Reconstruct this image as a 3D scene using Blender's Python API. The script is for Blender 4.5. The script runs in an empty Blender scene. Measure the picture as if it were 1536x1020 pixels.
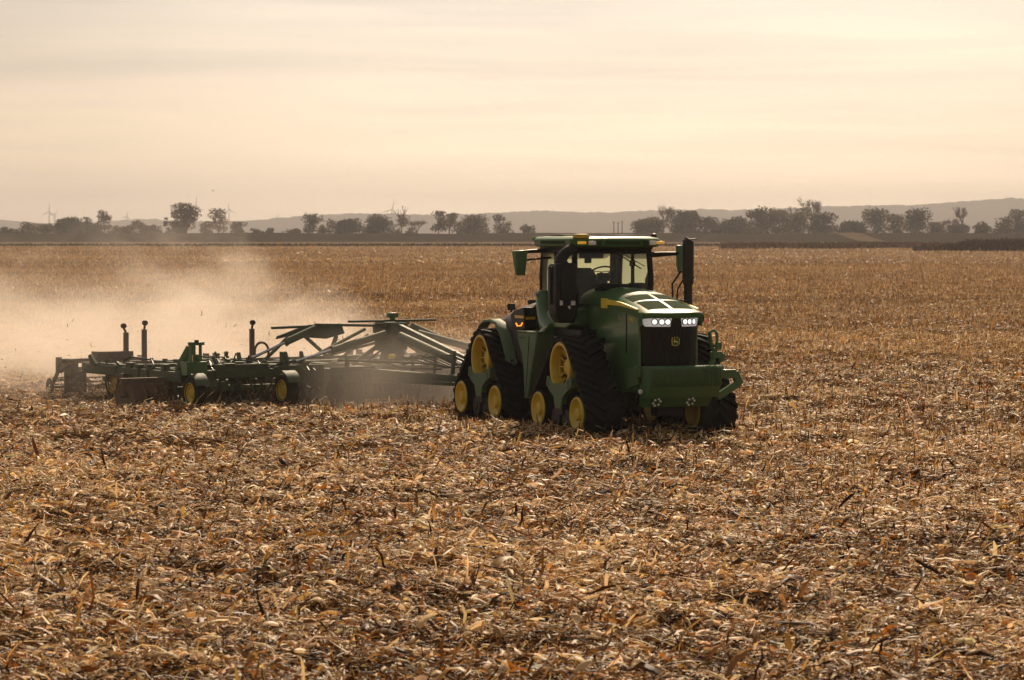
import bpy, bmesh, math, random
import numpy as np
from mathutils import Matrix, Vector
random.seed(7); RNG = np.random.default_rng(7)
R = math.radians
SC = bpy.context.scene
COL = SC.collection

# ---------------------------------------------------------------- camera
FPX, HZN, EYE = 4211.0, 346.0, 3.9           # focal length in photo pixels, horizon row, eye height (m)
cam_d = bpy.data.cameras.new("camera"); cam = bpy.data.objects.new("camera", cam_d); COL.objects.link(cam)
cam_d.sensor_width = 36.0; cam_d.lens = FPX / 1536 * 36
cam_d.clip_start = 0.5; cam_d.clip_end = 30000
PITCH = math.atan((510 - HZN) / FPX)
cam.location = (0, 0, EYE); cam.rotation_euler = (R(90) - PITCH, 0, 0)
cam_d.dof.use_dof = True; cam_d.dof.focus_distance = 52.0; cam_d.dof.aperture_fstop = 4.5
SC.camera = cam

# ---------------------------------------------------------------- sky, sun, exposure
SUN_EL, SUN_AZ = 40.0, 7.0                   # behind the tractor, a little to the right
SUN_STRENGTH = 5.0
VEIL_LOW = (21.4, 16.6, 11.5); VEIL_HIGH = (13.0, 12.2, 11.0)   # scene-linear cloud radiance before the background strength
w = bpy.data.worlds.new("World"); SC.world = w; w.use_nodes = True
nt = w.node_tree; nt.nodes.clear()
def N(t, **kw):
    n = nt.nodes.new(t)
    for k, v in kw.items(): setattr(n, k, v)
    return n
out = N('ShaderNodeOutputWorld'); bg = N('ShaderNodeBackground')
sky = N('ShaderNodeTexSky', sky_type='NISHITA', sun_disc=False)
sky.sun_elevation = R(SUN_EL); sky.sun_rotation = R(SUN_AZ); sky.dust_density = 3.0; sky.air_density = 1.2; sky.ozone_density = 0.6
tint = N('ShaderNodeMix', data_type='RGBA', blend_type='MULTIPLY'); tint.inputs['Factor'].default_value = 1
tint.inputs[7].default_value = (1.16, 0.90, 0.66, 1)
nt.links.new(sky.outputs[0], tint.inputs[6])
tc = N('ShaderNodeTexCoord'); sep = N('ShaderNodeSeparateXYZ'); nt.links.new(tc.outputs['Generated'], sep.inputs[0])
# veil of high cloud: long thin streaks and broad soft patches of thinner / thicker cloud
mp = N('ShaderNodeMapping'); mp.inputs['Scale'].default_value = (3.2, 1.0, 62); mp.inputs['Rotation'].default_value = (0, R(1.8), 0)
nt.links.new(tc.outputs['Generated'], mp.inputs[0])
nz = N('ShaderNodeTexNoise'); nz.inputs['Scale'].default_value = 1.7; nz.inputs['Detail'].default_value = 8; nz.inputs['Roughness'].default_value = 0.6; nz.inputs['Distortion'].default_value = 0.5
nt.links.new(mp.outputs[0], nz.inputs[0])
mp2 = N('ShaderNodeMapping'); mp2.inputs['Scale'].default_value = (2.6, 1.0, 17); mp2.inputs['Location'].default_value = (4.3, 1, 0.4)
nt.links.new(tc.outputs['Generated'], mp2.inputs[0])
nz2 = N('ShaderNodeTexNoise'); nz2.inputs['Scale'].default_value = 2.0; nz2.inputs['Detail'].default_value = 4
nt.links.new(mp2.outputs[0], nz2.inputs[0])
ramp = N('ShaderNodeValToRGB'); ramp.color_ramp.elements[0].position = 0.33; ramp.color_ramp.elements[0].color = (0.68, 0.72, 0.78, 1)
ramp.color_ramp.elements[1].position = 0.72; ramp.color_ramp.elements[1].color = (1.20, 1.17, 1.12, 1)
addn = N('ShaderNodeMath', operation='MULTIPLY_ADD'); addn.inputs[1].default_value = 0.55
nt.links.new(nz.outputs[0], addn.inputs[0])
h2 = N('ShaderNodeMath', operation='MULTIPLY'); h2.inputs[1].default_value = 0.5; nt.links.new(nz2.outputs[0], h2.inputs[0])
nt.links.new(h2.outputs[0], addn.inputs[2]); nt.links.new(addn.outputs[0], ramp.inputs[0])
# the thin cloud veil itself: thickest towards the horizon, brightest round the sun's bearing
el = N('ShaderNodeMapRange'); nt.links.new(sep.outputs[2], el.inputs[0]); el.inputs[1].default_value = 0.0; el.inputs[2].default_value = 0.55; el.inputs[3].default_value = 0.90; el.inputs[4].default_value = 0.12
dot = N('ShaderNodeVectorMath', operation='DOT_PRODUCT'); nt.links.new(tc.outputs['Generated'], dot.inputs[0])
dot.inputs[1].default_value = (math.sin(R(3.5)) * math.cos(R(6)), math.cos(R(3.5)) * math.cos(R(6)), math.sin(R(6)))
gl = N('ShaderNodeMapRange'); gl.interpolation_type = 'SMOOTHSTEP'; nt.links.new(dot.outputs['Value'], gl.inputs[0]); gl.inputs[1].default_value = math.cos(R(15)); gl.inputs[2].default_value = 1.0; gl.inputs[3].default_value = 0.70; gl.inputs[4].default_value = 1.04
low = N('ShaderNodeMapRange'); nt.links.new(sep.outputs[2], low.inputs[0]); low.inputs[1].default_value = 0.012; low.inputs[2].default_value = 0.085
vc = N('ShaderNodeMix', data_type='RGBA'); vc.inputs[6].default_value = (VEIL_LOW[0], VEIL_LOW[1], VEIL_LOW[2], 1); vc.inputs[7].default_value = (VEIL_HIGH[0], VEIL_HIGH[1], VEIL_HIGH[2], 1)
nt.links.new(low.outputs[0], vc.inputs['Factor'])
vg = N('ShaderNodeMix', data_type='RGBA', blend_type='MULTIPLY'); vg.inputs['Factor'].default_value = 1; nt.links.new(vc.outputs[2], vg.inputs[6])
# forward scattering: the cloud on the far side of the sky from the sun is dimmer
broad = N('ShaderNodeMapRange'); broad.interpolation_type = 'SMOOTHSTEP'; nt.links.new(dot.outputs['Value'], broad.inputs[0]); broad.inputs[1].default_value = -0.5; broad.inputs[2].default_value = 0.85; broad.inputs[3].default_value = 0.5; broad.inputs[4].default_value = 1.0
gb = N('ShaderNodeMath', operation='MULTIPLY'); nt.links.new(gl.outputs[0], gb.inputs[0]); nt.links.new(broad.outputs[0], gb.inputs[1]); nt.links.new(gb.outputs[0], vg.inputs[7])
veil = N('ShaderNodeMix', data_type='RGBA'); nt.links.new(el.outputs[0], veil.inputs['Factor']); nt.links.new(tint.outputs[2], veil.inputs[6]); nt.links.new(vg.outputs[2], veil.inputs[7])
cl = N('ShaderNodeMix', data_type='RGBA', blend_type='MULTIPLY'); cl.inputs['Factor'].default_value = 0.6
nt.links.new(veil.outputs[2], cl.inputs[6]); nt.links.new(ramp.outputs[0], cl.inputs[7])
nt.links.new(cl.outputs[2], bg.inputs[0]); bg.inputs[1].default_value = 0.075
nt.links.new(bg.outputs[0], out.inputs[0])
sun_d = bpy.data.lights.new("sun", 'SUN'); sun = bpy.data.objects.new("sun", sun_d); COL.objects.link(sun)
sun_d.energy = SUN_STRENGTH; sun_d.angle = R(1.5); sun_d.color = (1.0, 0.80, 0.56)
sv = Vector((math.sin(R(SUN_AZ)) * math.cos(R(SUN_EL)), math.cos(R(SUN_AZ)) * math.cos(R(SUN_EL)), math.sin(R(SUN_EL))))
sun.rotation_euler = sv.to_track_quat('Z', 'Y').to_euler(); sun.location = (20, 40, 60)
SC.view_settings.view_transform = 'Standard'; SC.view_settings.look = 'None'
SC.view_settings.exposure = 0.06; SC.view_settings.gamma = 1.0; SC.view_settings.use_curve_mapping = False
SC.render.engine = 'CYCLES'
cy = SC.cycles
cy.max_bounces = 8; cy.diffuse_bounces = 3; cy.glossy_bounces = 3; cy.transmission_bounces = 6; cy.transparent_max_bounces = 12
cy.volume_bounces = 1; cy.volume_step_rate = 1.0; cy.volume_max_steps = 256
cy.use_denoising = True; cy.sample_clamp_indirect = 6.0

# ---------------------------------------------------------------- materials
def new_mat(name):
    m = bpy.data.materials.new(name); m.use_nodes = True
    b = m.node_tree.nodes['Principled BSDF']; return m, m.node_tree, b
def mat(name, col, rough=0.5, metal=0.0, dust=0.0, dscale=3.0, coat=0.0, var=0.12, bump=0.0, bscale=30, emit=0, dcol=(0.30, 0.215, 0.13)):
    m, t, b = new_mat(name)
    b.inputs['Roughness'].default_value = rough; b.inputs['Metallic'].default_value = metal
    b.inputs['Coat Weight'].default_value = coat; b.inputs['Coat Roughness'].default_value = 0.12
    tcn = t.nodes.new('ShaderNodeTexCoord')
    nn = t.nodes.new('ShaderNodeTexNoise'); nn.inputs['Scale'].default_value = dscale; nn.inputs['Detail'].default_value = 7; nn.inputs['Roughness'].default_value = 0.65
    t.links.new(tcn.outputs['Object'], nn.inputs[0])
    hv = t.nodes.new('ShaderNodeMapRange'); hv.inputs[1].default_value = 0.3; hv.inputs[2].default_value = 0.7; hv.inputs[3].default_value = 1 - var; hv.inputs[4].default_value = 1 + var
    t.links.new(nn.outputs[0], hv.inputs[0])
    mu = t.nodes.new('ShaderNodeMix'); mu.data_type = 'RGBA'; mu.blend_type = 'MULTIPLY'; mu.inputs['Factor'].default_value = 1
    mu.inputs[6].default_value = (*col, 1); t.links.new(hv.outputs[0], mu.inputs[7])
    last = mu.outputs[2]
    if dust > 0:
        n2 = t.nodes.new('ShaderNodeTexNoise'); n2.inputs['Scale'].default_value = dscale * 2.3; n2.inputs['Detail'].default_value = 9; n2.inputs['Roughness'].default_value = 0.72
        t.links.new(tcn.outputs['Object'], n2.inputs[0])
        mr = t.nodes.new('ShaderNodeMapRange'); mr.inputs[1].default_value = 0.35; mr.inputs[2].default_value = 0.75; mr.inputs[3].default_value = dust * 0.25; mr.inputs[4].default_value = dust
        t.links.new(n2.outputs[0], mr.inputs[0])
        mx = t.nodes.new('ShaderNodeMix'); mx.data_type = 'RGBA'; mx.inputs[7].default_value = (*dcol, 1)
        t.links.new(mr.outputs[0], mx.inputs['Factor']); t.links.new(last, mx.inputs[6]); last = mx.outputs[2]
        ra = t.nodes.new('ShaderNodeMapRange'); ra.inputs[3].default_value = rough; ra.inputs[4].default_value = min(1, rough + 0.5); t.links.new(mr.outputs[0], ra.inputs[0]); t.links.new(ra.outputs[0], b.inputs['Roughness'])
    t.links.new(last, b.inputs['Base Color'])
    if bump > 0:
        n3 = t.nodes.new('ShaderNodeTexNoise'); n3.inputs['Scale'].default_value = bscale; n3.inputs['Detail'].default_value = 5
        t.links.new(tcn.outputs['Object'], n3.inputs[0])
        bp = t.nodes.new('ShaderNodeBump'); bp.inputs['Strength'].default_value = bump; bp.inputs['Distance'].default_value = 0.02
        t.links.new(n3.outputs[0], bp.inputs['Height']); t.links.new(bp.outputs[0], b.inputs['Normal'])
    if emit:
        b.inputs['Emission Color'].default_value = (*col, 1); b.inputs['Emission Strength'].default_value = emit
    return m
M = {}
M['green'] = mat('green_paint', (0.034, 0.135, 0.028), 0.36, dust=0.30, coat=0.3, dcol=(0.22, 0.20, 0.13))
M['green_clean'] = mat('glossy_green_paint', (0.030, 0.130, 0.032), 0.36, dust=0.14, coat=0.2)
M['green_dusty_lit'] = mat('dusty_lit_green_paint', (0.055, 0.140, 0.050), 0.5, dust=0.5, coat=0.0, dcol=(0.26, 0.24, 0.16))  # dusty, and base colour lightened for sky light on left-facing sides
M['harrow_green'] = mat('harrow_paint', (0.024, 0.066, 0.022), 0.5, dust=0.55, dscale=4.5, dcol=(0.14, 0.105, 0.06), var=0.25)
M['green_clean'].node_tree.nodes['Principled BSDF'].inputs['Specular IOR Level'].default_value = 0.3
M['mesh_green'] = mat('dark_green_screen', (0.022, 0.058, 0.026), 0.95, dust=0.15, bump=0.4, bscale=160)
M['mesh_green'].node_tree.nodes['Principled BSDF'].inputs['Specular IOR Level'].default_value = 0.08
M['yellow'] = mat('yellow_paint', (0.74, 0.50, 0.012), 0.38, dust=0.22, coat=0.3)
M['stripe'] = mat('yellow_stripe', (0.90, 0.70, 0.06), 0.35, dust=0.06)
M['rubber'] = mat('track_rubber', (0.009, 0.008, 0.007), 0.75, dust=0.13, bump=0.25, bscale=40, dcol=(0.11, 0.075, 0.05))
M['black'] = mat('black_plastic', (0.009, 0.008, 0.007), 0.45, dust=0.08, dcol=(0.12, 0.085, 0.06))
M['tankblack'] = mat('black_hood_plastic', (0.020, 0.016, 0.014), 0.5, dust=0.25, dcol=(0.16, 0.11, 0.075))
M['darkmetal'] = mat('dark_metal', (0.018, 0.015, 0.013), 0.45, 0.3, dust=0.15, dcol=(0.15, 0.1, 0.07))
M['rustmetal'] = mat('worn_steel', (0.06, 0.04, 0.03), 0.5, 0.5, dust=0.45)
M['discsteel'] = mat('scoured_disc_steel', (0.10, 0.08, 0.065), 0.4, 0.7, dust=0.4)
M['chrome'] = mat('polished_rod', (0.62, 0.62, 0.60), 0.18, 1.0)
M['seat'] = mat('seat_fabric', (0.035, 0.032, 0.03), 0.8)
M['interior'] = mat('cab_trim', (0.022, 0.020, 0.018), 0.6)
M['white'] = mat('white_sticker', (0.75, 0.72, 0.66), 0.5)
M['bolt'] = mat('bright_bolt', (0.80, 0.76, 0.68), 0.35)
M['lens'] = mat('lamp_reflector_glow', (0.95, 0.94, 0.93), 0.3, 0.0, emit=0.22, var=0.15, dscale=26, bump=0.4, bscale=45)  # faint glow added to brighten the headlamp reflectors
M['lamp_dark'] = mat('lamp_bezel', (0.20, 0.19, 0.18), 0.25)
M['lamp_white'] = mat('lamp_glass', (0.9, 0.88, 0.84), 0.12)
M['lamp_glow'] = mat('headlamp_glow', (1.0, 0.97, 0.92), 0.2, emit=1.0)  # added glow, standing in for bright reflections in the headlamps
M['amber'] = mat('amber_reflector', (0.75, 0.40, 0.03), 0.3)
M['amber_lit'] = mat('amber_lamp_lit', (1.0, 0.33, 0.03), 0.3, emit=1.3)
M['amber_marker'] = mat('amber_marker_lit', (0.9, 0.46, 0.04), 0.3, emit=0.32)
M['red'] = mat('orange_red_lamp', (0.75, 0.10, 0.015), 0.3, emit=0.25)
M['gold'] = mat('golden_dome_plastic', (0.55, 0.36, 0.03), 0.4)
M['straw'] = mat('straw_piece', (0.5, 0.36, 0.19), 0.6)
def glass_mat(name, tintc, haze):
    m = bpy.data.materials.new(name); m.use_nodes = True; t = m.node_tree; t.nodes.clear()
    o = t.nodes.new('ShaderNodeOutputMaterial'); tr = t.nodes.new('ShaderNodeBsdfTransparent'); tr.inputs[0].default_value = (*tintc, 1)
    tl = t.nodes.new('ShaderNodeBsdfTranslucent'); tl.inputs[0].default_value = (0.75, 0.78, 0.62, 1)
    gl = t.nodes.new('ShaderNodeBsdfGlossy'); gl.inputs['Roughness'].default_value = 0.03
    a = t.nodes.new('ShaderNodeMixShader'); a.inputs[0].default_value = haze
    t.links.new(tr.outputs[0], a.inputs[1]); t.links.new(tl.outputs[0], a.inputs[2])
    fr = t.nodes.new('ShaderNodeFresnel'); fr.inputs[0].default_value = 1.45
    c = t.nodes.new('ShaderNodeMixShader'); t.links.new(fr.outputs[0], c.inputs[0]); t.links.new(a.outputs[0], c.inputs[1]); t.links.new(gl.outputs[0], c.inputs[2])
    t.links.new(c.outputs[0], o.inputs[0]); return m
M['glass'] = glass_mat('tinted_glass', (0.80, 0.86, 0.74), 0.07)
M['glass_rear'] = glass_mat('dusty_tinted_glass', (0.78, 0.86, 0.70), 0.50)

for k_ in ('black', 'rubber'): M[k_].node_tree.nodes['Principled BSDF'].inputs['Specular IOR Level'].default_value = 0.25

# ---------------------------------------------------------------- mesh helpers
class MB:
    def __init__(s): s.v = []; s.f = []; s.m = []; s.mi = 0
    def add(s, vs, fs):
        k = len(s.v); s.v += [tuple(p) for p in vs]
        s.f += [[k + i for i in f] for f in fs]; s.m += [s.mi] * len(fs); return s
    def box(s, c, size, rot=None):
        hx, hy, hz = size[0] / 2, size[1] / 2, size[2] / 2
        vs = [Vector((x, y, z)) for x in (-hx, hx) for y in (-hy, hy) for z in (-hz, hz)]
        if rot: 
            rm = Matrix.Rotation(rot[2], 3, 'Z') @ Matrix.Rotation(rot[1], 3, 'Y') @ Matrix.Rotation(rot[0], 3, 'X'); vs = [rm @ v for v in vs]
        vs = [v + Vector(c) for v in vs]
        return s.add(vs, [(0, 1, 3, 2), (4, 6, 7, 5), (0, 4, 5, 1), (2, 3, 7, 6), (0, 2, 6, 4), (1, 5, 7, 3)])
    def bar(s, p0, p1, w, h=None, up=(0, 0, 1)):
        h = h or w; p0, p1 = Vector(p0), Vector(p1); d = (p1 - p0).normalized(); u = Vector(up)
        if abs(d.dot(u)) > 0.98: u = Vector((1, 0, 0))
        a = d.cross(u).normalized(); b = a.cross(d).normalized()
        vs = [p + a * (i * w / 2) + b * (j * h / 2) for p in (p0, p1) for i, j in ((-1, -1), (1, -1), (1, 1), (-1, 1))]
        return s.add(vs, [(3, 2, 1, 0), (4, 5, 6, 7), (0, 1, 5, 4), (1, 2, 6, 5), (2, 3, 7, 6), (3, 0, 4, 7)])
    def tube(s, pts, r, n=8, cap=True):
        pts = [Vector(p) for p in pts]; rs = r if isinstance(r, (list, tuple)) else [r] * len(pts)
        vs = []; fs = []; a = None
        for i, p in enumerate(pts):
            d = (pts[min(i + 1, len(pts) - 1)] - pts[max(i - 1, 0)]).normalized()
            if a is None:
                u = Vector((0, 0, 1)) if abs(d.z) < 0.9 else Vector((1, 0, 0)); a = d.cross(u).normalized()
            else:
                a = (a - d * a.dot(d)).normalized()
            b = d.cross(a)
            for k in range(n):
                t = 2 * math.pi * k / n; vs.append(p + (a * math.cos(t) + b * math.sin(t)) * rs[i])
        for i in range(len(pts) - 1):
            for k in range(n):
                fs.append((i * n + k, i * n + (k + 1) % n, (i + 1) * n + (k + 1) % n, (i + 1) * n + k))
        if cap: fs += [tuple(range(n - 1, -1, -1)), tuple((len(pts) - 1) * n + k for k in range(n))]
        return s.add(vs, fs)
    def cyl(s, p0, p1, r, n=16): return s.tube([p0, p1], r, n)
    def lathe(s, prof, c, axis='y', n=28):
        # prof: (radius, offset along axis)
        vs = []; fs = []; c = Vector(c)
        for r, o in prof:
            for k in range(n):
                t = 2 * math.pi * k / n; a, b = r * math.cos(t), r * math.sin(t)
                vs.append(c + (Vector((a, o, b)) if axis == 'y' else Vector((a, b, o)) if axis == 'z' else Vector((o, a, b))))
        for i in range(len(prof) - 1):
            for k in range(n): fs.append((i * n + k, i * n + (k + 1) % n, (i + 1) * n + (k + 1) % n, (i + 1) * n + k))
        return s.add(vs, fs)
    def prism(s, poly, y0, y1, plane='xz'):
        n = len(poly)
        def P(a, b, o): return (a, o, b) if plane == 'xz' else (o, a, b) if plane == 'yz' else (a, b, o)
        vs = [P(a, b, y0) for a, b in poly] + [P(a, b, y1) for a, b in poly]
        fs = [tuple(range(n)), tuple(range(2 * n - 1, n - 1, -1))] + [(i, (i + 1) % n, n + (i + 1) % n, n + i) for i in range(n)]
        return s.add(vs, fs)
    def grid(s, fn, nu, nv):
        vs = [fn(i / nu, j / nv) for i in range(nu + 1) for j in range(nv + 1)]
        fs = [(i * (nv + 1) + j, (i + 1) * (nv + 1) + j, (i + 1) * (nv + 1) + j + 1, i * (nv + 1) + j + 1) for i in range(nu) for j in range(nv)]
        return s.add(vs, fs)
    def loft(s, secs, closed=True, cap=True):
        n = len(secs[0]); vs = [p for q in secs for p in q]; fs = []
        for i in range(len(secs) - 1):
            for k in range(n if closed else n - 1): fs.append((i * n + k, i * n + (k + 1) % n, (i + 1) * n + (k + 1) % n, (i + 1) * n + k))
        if cap and closed: fs += [tuple(range(n - 1, -1, -1)), tuple((len(secs) - 1) * n + k for k in range(n))]
        return s.add(vs, fs)
    def build(s, name, mats, parent=None, bevel=0.0, smooth=35, solid=0.0, label=None):
        me = bpy.data.meshes.new(name); me.from_pydata(s.v, [], s.f)
        mats = mats if isinstance(mats, list) else [mats]
        for m in mats: me.materials.append(m)
        me.polygons.foreach_set('material_index', s.m)
        bm = bmesh.new(); bm.from_mesh(me); bmesh.ops.recalc_face_normals(bm, faces=bm.faces); bm.to_mesh(me); bm.free()
        if smooth:
            me.polygons.foreach_set('use_smooth', [True] * len(me.polygons)); me.set_sharp_from_angle(angle=R(smooth))
        me.update()
        o = bpy.data.objects.new(name, me); COL.objects.link(o)
        if parent: o.parent = parent
        if solid:
            md = o.modifiers.new('thickness', 'SOLIDIFY'); md.thickness = solid; md.offset = 0
        if bevel:
            md = o.modifiers.new('bevel', 'BEVEL'); md.width = bevel; md.segments = 2; md.limit_method = 'ANGLE'; md.angle_limit = R(40)
        if label: o['label'] = label
        return o
def empty(name, loc, rz=0, parent=None):
    o = bpy.data.objects.new(name, None); COL.objects.link(o); o.location = loc; o.rotation_euler = (0, 0, rz); o.empty_display_size = 0.3
    if parent: o.parent = parent
    return o
def tag(o, label=None, cat=None, group=None, kind=None):
    if label: o['label'] = label
    if cat: o['category'] = cat
    if group: o['group'] = group
    if kind: o['kind'] = kind
    return o
def copy_tree(o, parent=None):
    c = o.copy(); COL.objects.link(c); c.parent = parent
    for ch in list(o.children): copy_tree(ch, c)
    return c
def np_mesh(name, verts, quads, mats, col=None, smooth=False):
    me = bpy.data.meshes.new(name); nv, nf = len(verts), len(quads); k = quads.shape[1]
    me.vertices.add(nv); me.vertices.foreach_set('co', np.ascontiguousarray(verts, dtype=np.float32).ravel())
    me.loops.add(nf * k); me.loops.foreach_set('vertex_index', np.ascontiguousarray(quads, dtype=np.int32).ravel())
    me.polygons.add(nf); me.polygons.foreach_set('loop_start', np.arange(0, nf * k, k, dtype=np.int32)); me.polygons.foreach_set('loop_total', np.full(nf, k, dtype=np.int32))
    if smooth: me.polygons.foreach_set('use_smooth', np.ones(nf, dtype=bool))
    if col is not None:
        a = me.color_attributes.new('Col', 'FLOAT_COLOR', 'POINT'); c4 = np.ones((nv, 4), dtype=np.float32); c4[:, :3] = col; a.data.foreach_set('color', c4.ravel())
    me.materials.append(mats); me.update(calc_edges=True)
    o = bpy.data.objects.new(name, me); COL.objects.link(o); return o
def vnoise(x, y, seed=0):
    xi, yi = np.floor(x).astype(np.int64), np.floor(y).astype(np.int64); fx, fy = x - xi, y - yi
    def hsh(a, b):
        q = (a * 374761393 + b * 668265263 + seed * 1442695041) & 0x7fffffff; q = (q ^ (q >> 13)) * 1274126177 & 0x7fffffff
        return ((q ^ (q >> 16)) & 0xffff) / 65535.0
    fx, fy = fx * fx * (3 - 2 * fx), fy * fy * (3 - 2 * fy)
    return (hsh(xi, yi) * (1 - fx) + hsh(xi + 1, yi) * fx) * (1 - fy) + (hsh(xi, yi + 1) * (1 - fx) + hsh(xi + 1, yi + 1) * fx) * fy
def px2w(px, Y): return (px - 768) / FPX * Y          # sideways offset in metres of a photo column at distance Y
def pz(py, Y): return EYE - (py - HZN) / FPX * Y      # height of a photo row at distance Y

# tractor and implement placement
TH = R(22); HV = Vector((math.sin(TH), -math.cos(TH))); LV = Vector((math.cos(TH), math.sin(TH)))
TC = Vector((1.62, 56.28))
def t2w(x, y): return TC + HV * x + LV * y
TH2 = R(33); H2 = Vector((math.sin(TH2), -math.cos(TH2))); L2 = Vector((math.cos(TH2), math.sin(TH2)))
IC = t2w(-4.4, 0)
# ---------------------------------------------------------------- ground
def ground_h(x, y):
    a = np.clip((260 - y) / 160, 0, 1)
    h = (vnoise(x / 0.9, y / 0.9, 1) - 0.5) * 0.20 + (vnoise(x / 0.38, y / 0.38, 2) - 0.5) * 0.13 + (vnoise(x / 4.0, y / 4.0, 3) - 0.5) * 0.14
    return h * a
RV = np.array([math.sin(TH), -math.cos(TH)])          # crop rows run along the tractor's heading
B0 = np.array([1.3, 46.0])                            # a point on the edge of the flattened swath
def side_of(x, y): return (x - B0[0]) * math.cos(TH) + (y - B0[1]) * math.sin(TH)   # >0: standing stubble
xs = np.concatenate([[-6000, -2500, -1000, -400, -150, -60], np.arange(-32, 32.1, 0.32), [60, 150, 400, 1000, 2500, 6000]])
ys = np.concatenate([[-60, 0, 12], np.arange(18, 90, 0.32), np.arange(90, 200, 2.5), np.geomspace(200, 7200, 30)])
gx, gy = np.meshgrid(xs, ys); gz = ground_h(gx, gy)
nx, ny = len(xs), len(ys); ii = np.arange(nx * ny).reshape(ny, nx)
gq = np.stack([ii[:-1, :-1], ii[:-1, 1:], ii[1:, 1:], ii[1:, :-1]], -1).reshape(-1, 4)
gm, t, b = new_mat('field_soil'); b.inputs['Roughness'].default_value = 0.95
b.inputs['Specular IOR Level'].default_value = 0.0
tcn = t.nodes.new('ShaderNodeTexCoord')
n1 = t.nodes.new('ShaderNodeTexNoise'); n1.inputs['Scale'].default_value = 9; n1.inputs['Detail'].default_value = 8; n1.inputs['Roughness'].default_value = 0.7
t.links.new(tcn.outputs['Object'], n1.inputs[0])
cr = t.nodes.new('ShaderNodeValToRGB'); cr.color_ramp.elements[0].position = 0.35; cr.color_ramp.elements[0].color = (0.022, 0.012, 0.006, 1); cr.color_ramp.elements[1].position = 0.75; cr.color_ramp.elements[1].color = (0.12, 0.065, 0.028, 1)
t.links.new(n1.outputs[0], cr.inputs[0])
# beyond the stubble field: a pale bare field (real change of cover at its far edge)
sp = t.nodes.new('ShaderNodeSeparateXYZ'); t.links.new(tcn.outputs['Object'], sp.inputs[0])
far = t.nodes.new('ShaderNodeMapRange'); far.inputs[1].default_value = 690; far.inputs[2].default_value = 694; t.links.new(sp.outputs[1], far.inputs[0])
mx = t.nodes.new('ShaderNodeMix'); mx.data_type = 'RGBA'; mx.inputs[7].default_value = (0.16, 0.105, 0.065, 1)
t.links.new(far.outputs[0], mx.inputs['Factor']); t.links.new(cr.outputs[0], mx.inputs[6]); t.links.new(mx.outputs[2], b.inputs['Base Color'])
ground = np_mesh('ground', np.stack([gx, gy, gz], -1).reshape(-1, 3), gq, gm, smooth=True); tag(ground, kind='structure')

# ---------------------------------------------------------------- leaf litter, stalks (ground cover nobody could count)
def cover_mat(name, transl, rough=0.5, spec=0.35):
    m, t, b = new_mat(name)
    at = t.nodes.new('ShaderNodeAttribute'); at.attribute_name = 'Col'
    t.links.new(at.outputs['Color'], b.inputs['Base Color']); b.inputs['Roughness'].default_value = rough; b.inputs['Specular IOR Level'].default_value = spec
    tl = t.nodes.new('ShaderNodeBsdfTranslucent'); gm_ = t.nodes.new('ShaderNodeGamma'); gm_.inputs[1].default_value = 1.25; t.links.new(at.outputs['Color'], gm_.inputs[0]); t.links.new(gm_.outputs[0], tl.inputs[0])
    mxs = t.nodes.new('ShaderNodeMixShader'); mxs.inputs[0].default_value = transl
    o = t.nodes['Material Output']; t.links.new(b.outputs[0], mxs.inputs[1]); t.links.new(tl.outputs[0], mxs.inputs[2]); t.links.new(mxs.outputs[0], o.inputs[0])
    return m
M['residue'] = cover_mat('dry_maize_leaf', 0.38, 0.5, 0.30); M['stalk'] = cover_mat('dry_maize_stalk', 0.34, 0.6, 0.2)
PAL = np.array([(0.88, 0.66, 0.40), (0.60, 0.37, 0.145), (0.40, 0.205, 0.060), (0.18, 0.080, 0.021), (0.060, 0.025, 0.007), (0.52, 0.22, 0.035), (0.36, 0.25, 0.14)])
PW = np.array([0.20, 0.17, 0.18, 0.20, 0.21, 0.045, 0.05]); PW = PW / PW.sum()
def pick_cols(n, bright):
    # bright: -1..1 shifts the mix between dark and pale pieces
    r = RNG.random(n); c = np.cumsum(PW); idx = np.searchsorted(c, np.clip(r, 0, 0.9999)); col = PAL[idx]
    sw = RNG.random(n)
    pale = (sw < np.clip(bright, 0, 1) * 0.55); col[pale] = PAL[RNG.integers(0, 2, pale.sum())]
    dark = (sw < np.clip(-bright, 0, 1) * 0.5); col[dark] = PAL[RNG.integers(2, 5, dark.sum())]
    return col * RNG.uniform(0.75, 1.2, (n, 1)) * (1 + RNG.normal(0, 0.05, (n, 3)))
def scatter(y0, y1, dens, margin=5.5):
    a = []; 
    hw1 = y1 * 0.1825 + margin
    n = int((y1 - y0) * 2 * hw1 * dens); y = RNG.uniform(y0, y1, n); x = RNG.uniform(-hw1, hw1, n)
    k = np.abs(x) < y * 0.1825 + margin; return x[k], y[k]
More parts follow.
